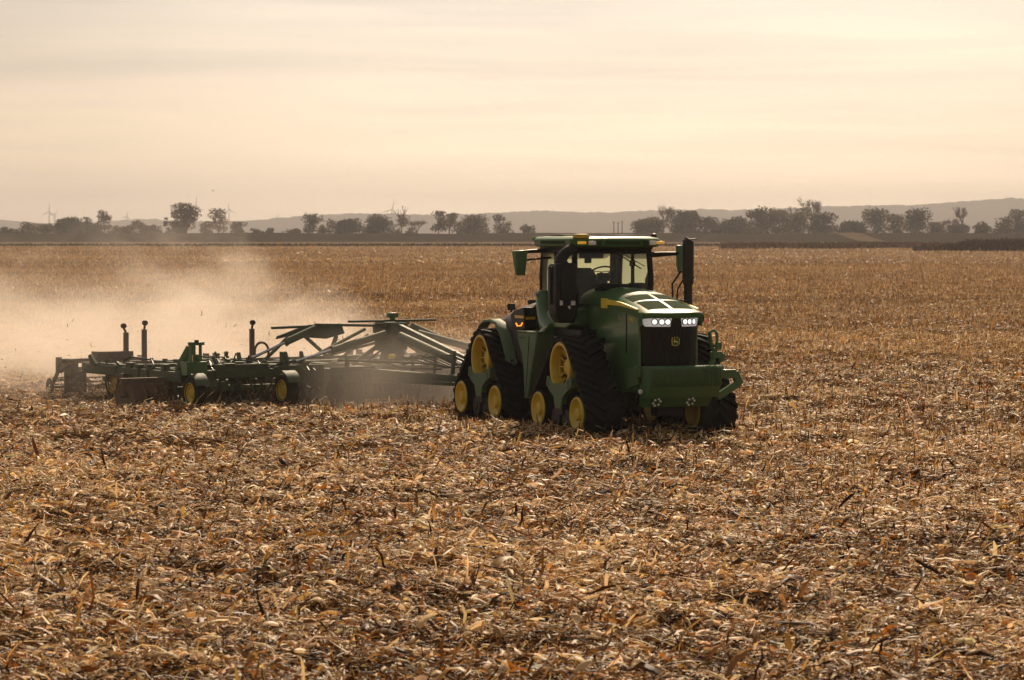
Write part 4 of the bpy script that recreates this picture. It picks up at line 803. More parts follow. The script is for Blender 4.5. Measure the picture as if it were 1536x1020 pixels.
b = MB(); b.box((-3.96, -1.05, 0.60), (0.05, 1.7, 0.26)); b.box((-3.96, 1.05, 0.60), (0.05, 1.7, 0.26)); b.bar((-3.98, -2.0, 0.66), (-3.98, 2.0, 0.66), 0.09, 0.09)
for k in range(9): b.bar((-3.95, -1.9 + 0.45 * k, 0.72), (-3.85, -1.85 + 0.45 * k, 0.30), 0.05, 0.08)
b.build('front_panel', M['harrow_green'], hr, bevel=0.01)
# rolling baskets at the rear, on arms
def basket(y0, y1, first=None):
    g = MB(); 
    for k in range(9):
        a = 2 * math.pi * k / 9; pts = [(0.21 * math.cos(a + 0.9 * u), y0 + (y1 - y0) * u, 0.21 * math.sin(a + 0.9 * u)) for u in np.linspace(0, 1, 10)]; g.tube(pts, 0.016, 5)
    for u in np.linspace(0, 1, 5): g.lathe([(0.215, -0.012), (0.215, 0.012), (0.10, 0.012), (0.10, -0.012), (0.215, -0.012)], (0, y0 + (y1 - y0) * u, 0), n=24)
    g.cyl((0, y0, 0), (0, y1, 0), 0.04, 8); o = g.build('rolling_basket', M['rustmetal'], hr); o.location = (-10.7, 0, 0.22)
    f = MB(); f.bar((0.45, y0, 0.42), (0.45, y1, 0.42), 0.12, 0.12)
    for y in (y0 + 0.03, y1 - 0.03): f.bar((0, y, 0.0), (0.45, y, 0.42), 0.05, 0.10); f.bar((0.45, y, 0.42), (1.1, y, 0.62), 0.08, 0.12); f.bar((0.45, y, 0.35), (0.45, y, 0.72), 0.10, 0.16)
    f.build('basket_frame', M['rustmetal'], o, bevel=0.008)
for y0, y1 in ((-6.0, -4.1), (-3.9, -2.1), (-1.9, 1.9), (2.1, 3.9), (4.1, 6.0)): basket(y0, y1)
b = MB()
for y in (-5.7, -4.4): b.prism([(-9.95, 0.12), (-9.9, 0.12), (-9.9, 0.62), (-9.95, 0.62)], y - 0.28, y + 0.28); b.bar((-9.9, y, 0.6), (-9.9, y, 0.86), 0.1, 0.1)
b.bar((-9.9, -6.1, 0.86), (-9.9, -3.9, 0.86), 0.11, 0.11); b.box((-9.75, -5.9, 0.72), (0.3, 0.12, 0.4)); b.box((-9.6, -4.9, 1.0), (0.4, 0.9, 0.16)); b.build('leveller_plate', M['rustmetal'], hr, bevel=0.01)
# lamp posts on the rear of the frame
for i, (y, hgt) in enumerate(((-4.62, 1.62), (-4.15, 1.68), (-1.3, 1.64))):
    p = MB(); x = -9.45; p.bar((x, y, FZ), (x, y, hgt - 0.10), 0.10, 0.10); p.bar((x, y + 0.12, FZ + 0.04), (x, y + 0.02, FZ + 0.28), 0.03); p.box((x, y, FZ + 0.12), (0.24, 0.24, 0.04)); po = p.build('lamp_post', M['rustmetal'], hr, bevel=0.006)
    lp = MB(); dx = -0.06 if i == 0 else 0.02; lp.tube([(x, y, hgt - 0.10), (x, y + dx, hgt)], 0.03, 8); lp.tube([(x - 0.05, y + dx, hgt + 0.05), (x + 0.05, y + dx, hgt + 0.05)], 0.062, 16); lp.build('post_lamp', M['black'], po, bevel=0.012)
# fold tower
tw = MB(); X0 = -5.0
tw.prism([(X0 + 0.25, 0.9), (X0 + 0.15, 1.78), (X0 - 0.15, 1.80), (X0 - 0.35, 0.9)], -0.14, 0.14); tw.prism([(X0 - 0.1, 1.15), (X0 - 0.1, 1.78), (X0 - 0.03, 1.78), (X0 - 0.03, 1.15)], -0.42, 0.42); tw.box((X0, 0, 1.83), (0.12, 2.3, 0.05)); tw.prism([(-0.35, 1.80), (0.55, 1.80), (0.35, 1.40), (0.05, 1.30), (-0.3, 1.42)], X0 - 0.2, X0 - 0.14, plane='yz')
tw.bar((X0 - 0.1, -0.25, 1.3), (X0 - 0.2, -0.95, 0.85), 0.09, 0.09); tw.bar((X0, 0.3, 1.35), (X0, 1.2, 0.85), 0.10, 0.10); tw.bar((X0 + 0.05, 0.12, 1.5), (X0 + 0.05, 0.18, 0.85), 0.15, 0.15)
for k in range(6): tw.cyl((X0 - 0.02, -0.12 + 0.06 * k, 1.62), (X0 + 0.02, -0.12 + 0.06 * k, 1.62), 0.015, 6)
two = tw.build('fold_tower', M['harrow_green'], hr, bevel=0.012)
q = MB(); q.box((X0, 0.0, 1.96), (0.14, 0.26, 0.11)); q.cyl((X0, 0, 1.85), (X0, 0, 1.93), 0.06, 10); q.build('tower_lamp', M['green'], two, bevel=0.02)
b = MB()  # heavy plate arms reaching to the right wing
b.prism([(-0.5, 1.74), (-1.35, 1.72), (-2.15, 1.48), (-2.2, 1.40), (-1.6, 1.52), (-1.35, 1.42), (-0.9, 1.38), (-0.4, 1.5)], -6.6, -6.5, plane='yz'); b.bar((-6.5, -1.2, 1.72), (-4.9, -0.2, 1.72), 0.10, 0.06)
b.bar((-6.56, -2.3, 1.66), (-6.56, -1.0, 1.69), 0.12, 0.06)
far_arm = MB(); far_arm.prism([(0.4, 1.72), (1.3, 1.66), (2.1, 1.35), (1.5, 1.40), (0.9, 1.36), (0.4, 1.5)], -6.6, -6.5, plane='yz'); far_arm.build('fold_arm', M['harrow_green'], hr, bevel=0.012)
b.bar((-6.55, -1.5, 1.5), (-6.4, -0.9, 0.95), 0.08); b.bar((-6.55, -0.6, 1.45), (-6.4, -0.9, 0.95), 0.08); b.bar((-6.5, -1.9, 1.45), (-6.5, -2.5, 0.95), 0.07); b.build('fold_arm', M['harrow_green'], hr, bevel=0.012); b = MB(); b.bar((-5.9, -0.2, 1.62), (-5.9, -1.6, 1.0), 0.07); b.bar((-5.9, -1.6, 1.0), (-5.2, -0.3, 1.0), 0.06); b.bar((-5.6, -0.3, 1.5), (-5.6, -1.1, 0.9), 0.06); b.bar((-6.4, -0.9, 1.0), (-5.2, -0.2, 1.35), 0.06); b.bar((-5.2, -0.3, 1.0), (-5.6, -1.1, 0.92), 0.06)
b.build('tower_lattice', M['harrow_green'], hr, bevel=0.012)
def cyl_part(p0, p1, f, r0=0.085, r1=0.035):
    p0, p1 = Vector(p0), Vector(p1); pm = p0.lerp(p1, f)
    q = MB(); q.tube([p0, pm], r0, 14); q.tube([pm - (p1 - p0).normalized() * 0.05, pm], r0 + 0.012, 14); o = q.build('fold_cylinder', M['harrow_green'], hr, bevel=0.008)
    q = MB(); q.tube([pm, p1], r1, 10); q.build('cylinder_rod', M['chrome'], o)
cyl_part((-4.6, -0.42, 1.55), (-4.6, -2.75, 0.98), 0.60); cyl_part((-6.3, -1.3, 1.64), (-6.3, -2.95, 1.0), 0.48)
cyl_part((-4.6, 0.42, 1.55), (-4.6, 2.75, 0.98), 0.60); cyl_part((-6.3, 1.3, 1.64), (-6.3, 2.95, 1.0), 0.48)
b = MB(); b.bar((-4.85, 0.12, 1.68), (-1.5, 0.10, 0.95), 0.11, 0.14); b.bar((-1.5, 0.1, 0.95), (-1.0, 0.0, 0.7), 0.16, 0.2); b.build('tower_brace', M['harrow_green'], hr, bevel=0.01)
cyl_part((-4.4, -0.15, 1.50), (-1.3, -0.1, 0.85), 0.75, 0.10, 0.05)
b = MB()
for (p, q_) in (((-4.5, -0.4, 1.3), (-4.2, -1.7, 0.98)), ((-4.3, 0.3, 1.1), (-2.6, -0.5, 0.92)), ((-4.25, -0.9, 0.98), (-2.2, -0.4, 0.84))): b.tube([p, ((p[0] + q_[0]) / 2, (p[1] + q_[1]) / 2, min(p[2], q_[2]) - 0.02), q_], 0.022, 6)
for k in range(5): b.tube([(-4.2, -0.6 + 0.25 * k, 0.95), (-3.6, -0.5 + 0.2 * k, 1.05 + 0.02 * k), (-2.4, -0.2 + 0.1 * k, 0.86), (-0.6, -0.1 + 0.05 * k, 0.95), (0.2, -0.05 + 0.05 * k, 1.15)], 0.018, 6)
b.build('hydraulic_hose', M['black'], hr)
b = MB()
for (p, q_, w_) in (((-4.3, -0.6, 0.95), (-2.0, -0.25, 1.15), 0.05), ((-4.3, 0.6, 0.95), (-2.0, 0.25, 1.15), 0.05), ((-2.0, -0.25, 1.15), (-0.6, -0.1, 0.8), 0.05), ((-4.25, -1.2, 0.55), (-1.2, -0.5, 0.55), 0.08), ((-3.4, -0.45, 0.6), (-3.4, -0.4, 1.1), 0.06), ((-2.6, -0.35, 0.6), (-2.6, -0.3, 1.15), 0.05), ((-4.2, -1.9, 1.0), (-2.4, -0.4, 0.95), 0.045), ((-1.9, -0.3, 0.6), (-1.9, -0.25, 1.25), 0.07), ((-4.3, -1.6, 0.7), (-4.3, -1.6, 1.05), 0.08), ((-4.25, -0.9, 0.6), (-3.2, -0.5, 1.0), 0.05)): b.bar(p, q_, w_)
b.build('drawbar_rail', M['harrow_green'], hr)
q = MB(); q.box((-4.17, -0.85, 0.80), (0.02, 0.17, 0.13)); q.build('white_sign', M['white'], hr); q = MB(); q.box((-4.2, -0.5, 1.0), (0.08, 0.12, 0.2)); q.bar((-4.2, -0.5, 0.9), (-4.2, -0.42, 1.1), 0.06); q.build('valve_block', M['stripe'], hr, bevel=0.01)
q = MB(); q.tube([(-6.5, -2.6 + 0.0 + 0.18 * math.cos(a), 1.12 + 0.22 * math.sin(a)) for a in np.linspace(R(-20), R(200), 12)], 0.03, 6); q.build('hose_loop', M['rustmetal'], hr)
b = MB(); b.bar((-9.3, -5.55, FZ + 0.13), (-4.6, -5.45, FZ + 0.13), 0.10, 0.05); b.bar((-9.4, -3.9, FZ + 0.13), (-4.6, -3.9, FZ + 0.13), 0.09, 0.05); b.build('frame_rail', M['harrow_green'], hr)
# a drift of trash pushed up ahead of the outer gang is part of the litter below
# ---------------------------------------------------------------- trash heap by the gang and bits thrown up in the dust
def i2w(u, v): return IC.x + H2.x * u + L2.x * v, IC.y + H2.y * u + L2.y * v
n = 1500; u = RNG.normal(-5.4, 0.55, n); v = RNG.normal(-5.9, 0.55, n); X, Y = i2w(u, v)
hh = 0.32 * np.exp(-(((u + 5.4) / 0.7) ** 2 + ((v + 5.9) / 0.6) ** 2)) * RNG.random(n)
P1 = strips(X, Y, ground_h(X, Y) + hh, RNG.uniform(0.06, 0.26, n), RNG.uniform(0.008, 0.026, n), RNG.uniform(0, 6.3, n), RNG.normal(0.2, 0.5, n), RNG.normal(0.3, 0.4, n), RNG.normal(0, 0.7, n), RNG.normal(0.1, 0.2, n), pick_cols(n, np.zeros(n)), 4, 2)
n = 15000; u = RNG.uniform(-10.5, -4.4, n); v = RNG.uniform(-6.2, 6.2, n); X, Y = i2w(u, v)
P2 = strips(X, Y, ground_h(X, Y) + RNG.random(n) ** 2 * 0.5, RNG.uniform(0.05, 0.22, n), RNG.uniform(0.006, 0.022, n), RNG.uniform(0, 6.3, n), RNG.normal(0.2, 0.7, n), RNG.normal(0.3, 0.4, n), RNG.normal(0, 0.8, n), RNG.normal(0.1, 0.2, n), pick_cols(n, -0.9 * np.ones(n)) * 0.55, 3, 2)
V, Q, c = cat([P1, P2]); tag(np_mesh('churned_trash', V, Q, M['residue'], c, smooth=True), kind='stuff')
n = 240; u = RNG.uniform(-15, -5.5, n); v = RNG.uniform(-7.5, 5, n); X, Y = i2w(u, v)
Zd = 0.3 + RNG.exponential(0.65, n); k = Zd < 2.8; X, Y, Zd = X[k], Y[k], Zd[k]; n = len(X)
P1 = strips(X, Y, Zd, RNG.uniform(0.04, 0.15, n), RNG.uniform(0.010, 0.03, n), RNG.uniform(0, 6.3, n), RNG.normal(0.4, 0.8, n), RNG.normal(0.3, 0.5, n), RNG.normal(0, 1, n), RNG.normal(0.1, 0.3, n), PAL[RNG.choice([2, 3, 3, 4, 1], n)], 3, 2)
tag(np_mesh('flying_debris', *P1[:2], M['residue'], P1[2], smooth=True), kind='stuff')

# ---------------------------------------------------------------- levee, track, weeds, hills
def simple_col(name, c0, c1, scale, rough=0.95):
    m, t, b = new_mat(name); b.inputs['Roughness'].default_value = 1.0; b.inputs['Specular IOR Level'].default_value = 0.0
    tcn = t.nodes.new('ShaderNodeTexCoord'); mpn = t.nodes.new('ShaderNodeMapping'); mpn.inputs['Scale'].default_value = scale; nn = t.nodes.new('ShaderNodeTexNoise'); nn.inputs['Scale'].default_value = 1; nn.inputs['Detail'].default_value = 8; nn.inputs['Roughness'].default_value = 0.7
    t.links.new(tcn.outputs['Object'], mpn.inputs[0]); t.links.new(mpn.outputs[0], nn.inputs[0])
    cr = t.nodes.new('ShaderNodeValToRGB'); cr.color_ramp.elements[0].position = 0.3; cr.color_ramp.elements[0].color = (*c0, 1); cr.color_ramp.elements[1].position = 0.72; cr.color_ramp.elements[1].color = (*c1, 1)
    t.links.new(nn.outputs[0], cr.inputs[0]); t.links.new(cr.outputs[0], b.inputs['Base Color']); return m
M['levee'] = simple_col('levee_grass', (0.018, 0.014, 0.009), (0.040, 0.030, 0.018), (0.06, 0.3, 1.2))
M['track'] = simple_col('dirt_track', (0.09, 0.065, 0.043), (0.12, 0.085, 0.055), (0.3, 0.3, 0.3))
M['forest'] = simple_col('far_forest', (0.022, 0.020, 0.012), (0.06, 0.048, 0.026), (0.06, 0.03, 0.05))
xs_ = np.arange(-900, 901, 12.0); prof = [(958, -0.1), (972, 0.9), (990, 2.55), (998, 2.95), (1008, 3.0), (1016, 2.5), (1034, -0.1)]
V = []; 
for x in xs_:
    for (y, z) in prof: V.append((x, y + 3 * math.sin(x * 0.004), z + (0.12 * math.sin(x * 0.05) + 0.1 * math.sin(x * 0.13 + 1)) * (z > 0)))
m_ = len(prof); ii = np.arange(len(xs_) * m_).reshape(len(xs_), m_); Q = np.stack([ii[:-1, :-1], ii[1:, :-1], ii[1:, 1:], ii[:-1, 1:]], -1).reshape(-1, 4)
tag(np_mesh('levee', np.array(V), Q, M['levee'], smooth=True), kind='structure')
def ramp_z(y): return float(np.interp(y, [a for a, _ in prof], [c for _, c in prof]))
V = []; px_ = [1268, 1278, 1290, 1303, 1320]; yy_ = [999, 991, 983, 973, 955]
ts = np.linspace(0, 1, 22)
for t_ in ts:
    px = float(np.interp(t_, np.linspace(0, 1, 5), px_)); y = 998 - 44 * t_; x = px2w(px, y); hw = 4.5
    for d in (-hw, hw): V.append((x + d, y + 3 * math.sin((x + d) * 0.004), max(ramp_z(y), 0) + 0.25))
Q = np.array([[2 * i, 2 * i + 1, 2 * i + 3, 2 * i + 2] for i in range(21)]); tag(np_mesh('dirt_track', np.array(V), Q, M['track']), kind='structure')
# weeds along the far field edge and the tall weed patch at the right
M['weed'] = cover_mat('dry_weed', 0.2, 0.7, 0.1)
def weeds(x, y, h, wd, cols):
    n = len(x); yaw = RNG.uniform(0, 3.14, n); dx, dy = np.cos(yaw) * wd, np.sin(yaw) * wd; lx, ly = RNG.normal(0, 0.25, n) * h, RNG.normal(0, 0.25, n) * h; z0 = np.zeros(n) - 0.1
    V = np.stack([np.stack([x - dx, y - dy, z0], -1), np.stack([x + dx, y + dy, z0], -1), np.stack([x + dx * 0.5 + lx, y + dy * 0.5 + ly, h], -1), np.stack([x - dx * 0.5 + lx, y - dy * 0.5 + ly, h * 0.93], -1)], 1).reshape(-1, 3)
    return V, (np.arange(n) * 4)[:, None] + np.arange(4)[None], np.repeat(cols, 4, 0)
WP = np.array([(0.10, 0.062, 0.03), (0.17, 0.10, 0.045), (0.06, 0.036, 0.018), (0.13, 0.06, 0.03)])
parts = []
n = 9000; x = RNG.uniform(-190, 190, n); y = 690 + RNG.normal(0, 2.0, n); parts.append(weeds(x, y, RNG.uniform(0.3, 0.9, n), RNG.uniform(0.1, 0.4, n), WP[RNG.choice([0, 2, 2], n)]))
n = 26000; y = RNG.uniform(560, 690, n); px = 1080 + (RNG.random(n) ** 0.8) * 520; x = px2w(px, y); k = vnoise(x / 14, y / 20, 31) > 0.30; x, y = x[k], y[k]; n = len(x)
k2 = y > 575 + (vnoise(x / 30, x * 0, 33)) * 70 - (x - 60) * 0.12; x, y = x[k2], y[k2]; n = len(x)
parts.append(weeds(x, y, RNG.uniform(0.4, 1.3, n), RNG.uniform(0.08, 0.35, n), WP[RNG.choice([0, 1, 1, 3, 2], n)] * RNG.uniform(0.8, 1.3, (n, 1))))
V, Q, c = cat(parts); tag(np_mesh('field_edge_weeds', V, Q, M['weed'], c), kind='stuff')
n = 15000; y = RNG.uniform(520, 600, n); px = RNG.uniform(1370, 1640, n); x = px2w(px, y); hmax = np.clip((px - 1370) / 90, 0.25, 1) * (1.6 + 1.3 * vnoise(x / 4, y / 9, 41)); parts = [weeds(x, y, hmax * RNG.uniform(0.5, 1.0, n), RNG.uniform(0.04, 0.16, n), WP[RNG.choice([0, 2, 2, 3], n)] * RNG.uniform(0.5, 1.0, (n, 1)))]
V, Q, c = cat(parts); tag(np_mesh('tall_weeds', V, Q, M['weed'], c), kind='stuff')
# hills: forested ridges with a bumpy canopy
RPX = [-500, 0, 50, 100, 150, 200, 250, 330, 384, 440, 520, 590, 650, 700, 760, 800, 830, 890, 905, 960, 1000, 1100, 1150, 1250, 1350, 1430, 1536, 2000]
RPY = [332, 330, 333.5, 336, 334, 329.5, 331, 332.5, 330, 325, 320, 320, 322, 321.5, 318.5, 316.5, 316, 319.5, 319, 316.5, 315, 314, 313, 308.5, 306, 303, 299.5, 297]
YR = 5600.0
xs_ = np.arange(-1700, 1701, 5.0); ysr = np.array([4700, 4850, 5000, 5150, 5300, 5420, 5520, 5600, 5660, 5800, 6200.0]); sh = np.array([0, 0.10, 0.24, 0.42, 0.64, 0.80, 0.93, 1.0, 0.98, 0.9, 0.6])
pp = np.interp(768 + xs_ / YR * FPX, RPX, RPY); hx = EYE - (pp - HZN) / FPX * YR
GX, GY = np.meshgrid(xs_, ysr); H_ = sh[:, None] * hx[None] * (1 + 0.10 * (vnoise(GX / 160, GY / 300, 51) - 0.5)) + (sh[:, None] > 0.05) * (RNG.random(GX.shape) * 2.6 + vnoise(GX / 14, GY / 90, 52) * 3.2 + (vnoise(GX / 55, GY / 90, 53) > 0.75) * 2.0 - 3.2)
H_[0] = -2; ii = np.arange(H_.size).reshape(H_.shape); Q = np.stack([ii[:-1, :-1], ii[:-1, 1:], ii[1:, 1:], ii[1:, :-1]], -1).reshape(-1, 4)
tag(np_mesh('hills', np.stack([GX, GY, H_], -1).reshape(-1, 3), Q, M['forest'], smooth=False), kind='structure')

# ---------------------------------------------------------------- trees along the levee
M['bark'] = mat('bark', (0.05, 0.036, 0.024), 0.9); 
def leaf_mat(name, cols):
    m, t, b = new_mat(name); b.inputs['Roughness'].default_value = 0.7; b.inputs['Specular IOR Level'].default_value = 0.2
    at = t.nodes.new('ShaderNodeAttribute'); at.attribute_name = 'Col'; t.links.new(at.outputs['Color'], b.inputs['Base Color'])
    tl = t.nodes.new('ShaderNodeBsdfTranslucent'); t.links.new(at.outputs['Color'], tl.inputs[0]); mxs = t.nodes.new('ShaderNodeMixShader'); mxs.inputs[0].default_value = 0.25
    o = t.nodes['Material Output']; t.links.new(b.outputs[0], mxs.inputs[1]); t.links.new(tl.outputs[0], mxs.inputs[2]); t.links.new(mxs.outputs[0], o.inputs[0]); return m
M['leaves'] = leaf_mat('leaves', None)
TREEC = {'dark': (0.050, 0.042, 0.020), 'olive': (0.085, 0.066, 0.028), 'brown': (0.105, 0.070, 0.034), 'rust': (0.13, 0.078, 0.034)}
def crown_mesh(W, z0, z1, dens, colr, seed, gaps=0.3):
    rg = np.random.default_rng(seed); Hc = z1 - z0; nb = max(9, int(9 + W * Hc / 5)); pts = []; szs = []
    lob = []
    for k in range(nb):
        a = rg.uniform(0, 2 * math.pi); rr = math.sqrt(rg.random()) * 0.36 * W; zz = z0 + Hc * rg.uniform(0.18, 0.86); sq = 1 - 0.55 * abs((zz - z0) / Hc - 0.42) ; lob.append((rr * math.cos(a) * sq, rr * math.sin(a) * sq, zz, rg.uniform(0.17, 0.27) * min(W, Hc * 1.15)))
    lob.append((rg.normal(0, 0.05) * W, 0, z1 - 0.18 * Hc, 0.17 * min(W, Hc)))
    cols = []
    for (cx, cy, cz, r) in lob:
        m = int(dens * r * r * 34) + 16; d = rg.normal(0, 1, (m, 3)); d /= np.linalg.norm(d, axis=1)[:, None]; rad = r * rg.uniform(0.45, 1.12, m) ** 0.8
        p = np.array([cx, cy, cz]) + d * rad[:, None] * np.array([1.05, 1.05, 0.85]); keep = rg.random(m) > gaps * 0.5; p = p[keep]; p = p[p[:, 2] > z0 - 0.05 * Hc]; pts.append(p); cv = rg.uniform(0.7, 1.4); cols.append(np.tile(np.array(colr) * cv, (len(p), 1)) * rg.uniform(0.7, 1.3, (len(p), 1)))
    P = np.concatenate(pts); C_ = np.concatenate(cols); n = len(P); s = rg.uniform(0.20, 0.50, n) * (0.7 + 0.06 * W ** 0.5)
    a = rg.normal(0, 1, (n, 3)); a /= np.linalg.norm(a, axis=1)[:, None]; b = np.cross(a, rg.normal(0, 1, (n, 3))); b /= np.linalg.norm(b, axis=1)[:, None]
    V = np.stack([P - a * s[:, None], P + b * s[:, None] * 0.7, P + a * s[:, None], P - b * s[:, None] * 0.7], 1).reshape(-1, 3)
    return V, (np.arange(n) * 4)[:, None] + np.arange(4)[None], np.repeat(C_, 4, 0)
def branches(mb, p, d, L, r, depth, rg, spread=0.5, leaves=None, up=0.25):
    q = p + d * L; mid = p.lerp(q, 0.5) + Vector((rg.normal(0, 0.04), rg.normal(0, 0.04), 0)) * L
    mb.tube([p, mid, q], [r, r * 0.85, r * 0.68], 5, cap=False)
    if depth == 0:
        if leaves is not None: leaves.append(q)
        return
    for k in range(3 if depth > 1 else 4):
        a = rg.uniform(0, 6.28); s_ = rg.uniform(0.6, 1.3) * spread; nd = (d + Vector((math.cos(a), math.sin(a), 0)) * s_ + Vector((0, 0, up * rg.uniform(0.2, 1.0)))).normalized()
        branches(mb, p.lerp(q, rg.uniform(0.65, 1.0)), nd, L * rg.uniform(0.55, 0.8), max(r * 0.58, 0.045), depth - 1, rg, spread, leaves, up)
TREES = [
 # px centre, px width, top row, kind, colour, clear-stem fraction, label, name
 (14, 40, 341, 'b', 'dark', 0, 'low dark hedge bush at the very left end of the tree line', 'bush'),
 (45, 22, 333, 'b', 'brown', 0, 'upright brown shrub between the left end hedge and the broad thicket below the turbines', 'bush'),
 (69, 26, 336, 'b', 'olive', 0, 'pale olive shrub touching the left side of the broad dark thicket', 'bush'),
 (104, 42, 327, 'b', 'dark', 0, 'broad dark flat topped thicket just right of the tall pair of turbines', 'bush'),
 (131, 12, 325, 'b', 'olive', 0, 'thin spire shaped bush between the broad thicket and the round headed tree', 'bush'),
 (142, 26, 334, 'b', 'olive', 0, 'olive shrub under the left side of the small round headed tree', 'bush'),
 (157, 20, 316, 't', 'dark', 0.30, 'small round headed tree on a bare trunk rising above the left shrubs', 'tree'),
 (183, 34, 339, 'b', 'brown', 0, 'low brown hedge shrub right of the small round headed tree', 'bush'),
 (205, 20, 331, 'b', 'rust', 0, 'rusty leaved shrub standing above the low hedge under the left hill', 'bush'),
 (228, 34, 337, 'b', 'dark', 0, 'dark low hedge shrub left of the narrow bush beside the largest round tree', 'bush'),
 (250, 9, 326, 'b', 'dark', 0, 'narrow upright dark bush just left of the large round topped tree', 'bush'),
 (267, 26, 332, 'b', 'dark', 0, 'dense dark bush at the foot of the large round topped tree', 'bush'),
 (279, 36, 305, 't', 'rust', 0.25, 'large round topped tree with open rusty crown, tallest in the left of the line', 'tree'),
 (310, 18, 332, 'b', 'olive', 0, 'small olive bush between the large rusty tree and the tree beside the turbine', 'bush'),
 (328, 26, 313, 't', 'brown', 0.22, 'medium tree with lumpy crown just left of the single turbine', 'tree'),
 (357, 24, 332, 'b', 'dark', 0, 'round dark bush at the right of the single turbine', 'bush'),
 (381, 22, 343, 'b', 'olive', 0, 'tiny low bush beginning the gap in the tree line', 'bush'),
 (404, 20, 342, 'b', 'dark', 0, 'low dark bush in the middle of the gap in the tree line', 'bush'),
 (438, 26, 343, 'b', 'brown', 0, 'low brown bush left of the dark upright tree at the end of the gap', 'bush'),
 (467, 26, 320, 't', 'dark', 0.16, 'dark upright tree at the right end of the gap in the tree line', 'tree'),
 (484, 18, 338, 'b', 'olive', 0, 'small olive bush beside the dark upright tree', 'bush'),
 (497, 14, 328, 't', 'olive', 0.2, 'thin two stemmed tree leaning against the round dome bush', 'tree'),
 (520, 38, 329, 'b', 'dark', 0, 'smooth round dome shaped dark bush', 'bush'),
 (567, 46, 322, 't', 'dark', 0.12, 'wide dark tree below the turbine with blades pointing up', 'tree'),
 (604, 17, 321, 't', 'brown', 0.45, 'slender tree with small crown right of the wide dark tree', 'tree'),
 (595, 22, 346, 'b', 'dark', 0, 'low dark bush at the foot of the slender tree', 'bush'),
 (616, 18, 346, 'b', 'olive', 0, 'low olive bush between the slender tree and the bare leaning tree', 'bush'),
 (628, 28, 331, 'n', 'brown', 0.3, 'bare crooked leaning tree with few leaves left of the twin topped tree', 'bare_tree'),
 (660, 22, 316, 't', 'dark', 0.18, 'tall dark twin topped tree, left half of the close pair at centre', 'tree'),
 (676, 22, 319, 't', 'olive', 0.18, 'olive tree forming the right half of the close pair at centre', 'tree'),
 (708, 46, 322, 't', 'olive', 0.05, 'broad olive tree with sloping right side beyond the harrow tower', 'tree'),
 (753, 26, 322, 't', 'dark', 0.10, 'compact dark tree standing alone left of the cab roof', 'tree'),
 (792, 20, 337, 'b', 'dark', 0, 'small dark bush right behind the left end of the cab roof', 'bush'),
 (972, 42, 327, 'b', 'brown', 0, 'pointed brown bush just behind the right end of the cab roof', 'bush'),
 (993, 32, 308, 'n', 'rust', 0.35, 'tall bare branching tree beside the pointed bush above the exhaust', 'bare_tree'),
 (1028, 42, 317, 'b', 'dark', 0, 'big round dark tree shaped bush right behind the exhaust stack', 'bush'),
 (1064, 34, 326, 'b', 'dark', 0, 'lower dark bush joining the big round one behind the exhaust', 'bush'),
 (1102, 46, 327, 'b', 'dark', 0, 'long low dark thicket leading up to the tall right hand grove', 'bush'),
 (1140, 38, 312, 't', 'dark', 0.03, 'tall dense dark tree at the left end of the right hand grove', 'tree'),
 (1167, 36, 314, 't', 'olive', 0.03, 'olive tree in the grove between the dense dark tree and the brown one', 'tree'),
 (1194, 36, 312, 't', 'brown', 0.03, 'brown thinning tree in the grove left of the tall bare crown', 'tree'),
 (1136, 34, 341, 'b', 'olive', 0, 'pale rounded shrub at the foot of the right hand grove', 'bush'),
 (1221, 38, 294, 'n', 'rust', 0.3, 'tallest bare crowned tree rising above the right hand grove and ridge', 'bare_tree'),
 (1232, 42, 319, 't', 'dark', 0.0, 'dark full tree closing the right end of the grove before the gap', 'tree'),
 (1277, 42, 332, 'b', 'dark', 0, 'level topped dark thicket starting right of the gap above the dirt track', 'bush'),
 (1314, 34, 313, 't', 'dark', 0.05, 'tall two peaked dark tree right of the level topped thicket', 'tree'),
 (1343, 30, 321, 't', 'brown', 0.05, 'brownish lower tree between the two peaked tree and the square one', 'tree'),
 (1374, 36, 313, 't', 'dark', 0.05, 'square topped dark tree left of the twiggy shrubs', 'tree'),
 (1404, 26, 333, 'b', 'olive', 0, 'low olive shrub right of the square topped dark tree', 'bush'),
 (1426, 22, 328, 'n', 'brown', 0.2, 'small twiggy shrub left of the slim bare tree on the right', 'bare_tree'),
 (1446, 26, 310, 'n', 'brown', 0.25, 'slim bare tree standing up alone in the right part of the line', 'bare_tree'),
 (1437, 30, 336, 'b', 'dark', 0, 'dark bush at the foot of the slim bare tree', 'bush'),
 (1473, 28, 333, 'b', 'dark', 0, 'small dome shaped dark bush right of the slim bare tree', 'bush'),
 (1496, 20, 343, 'b', 'olive', 0, 'low bush in the dip before the trees at the right edge', 'bush'),
 (1507, 28, 326, 't', 'dark', 0.05, 'dark bushy tree second from the right edge of the picture', 'tree'),
 (1531, 34, 314, 't', 'dark', 0.03, 'tall dark tree cut by the right edge of the picture', 'tree'),
]
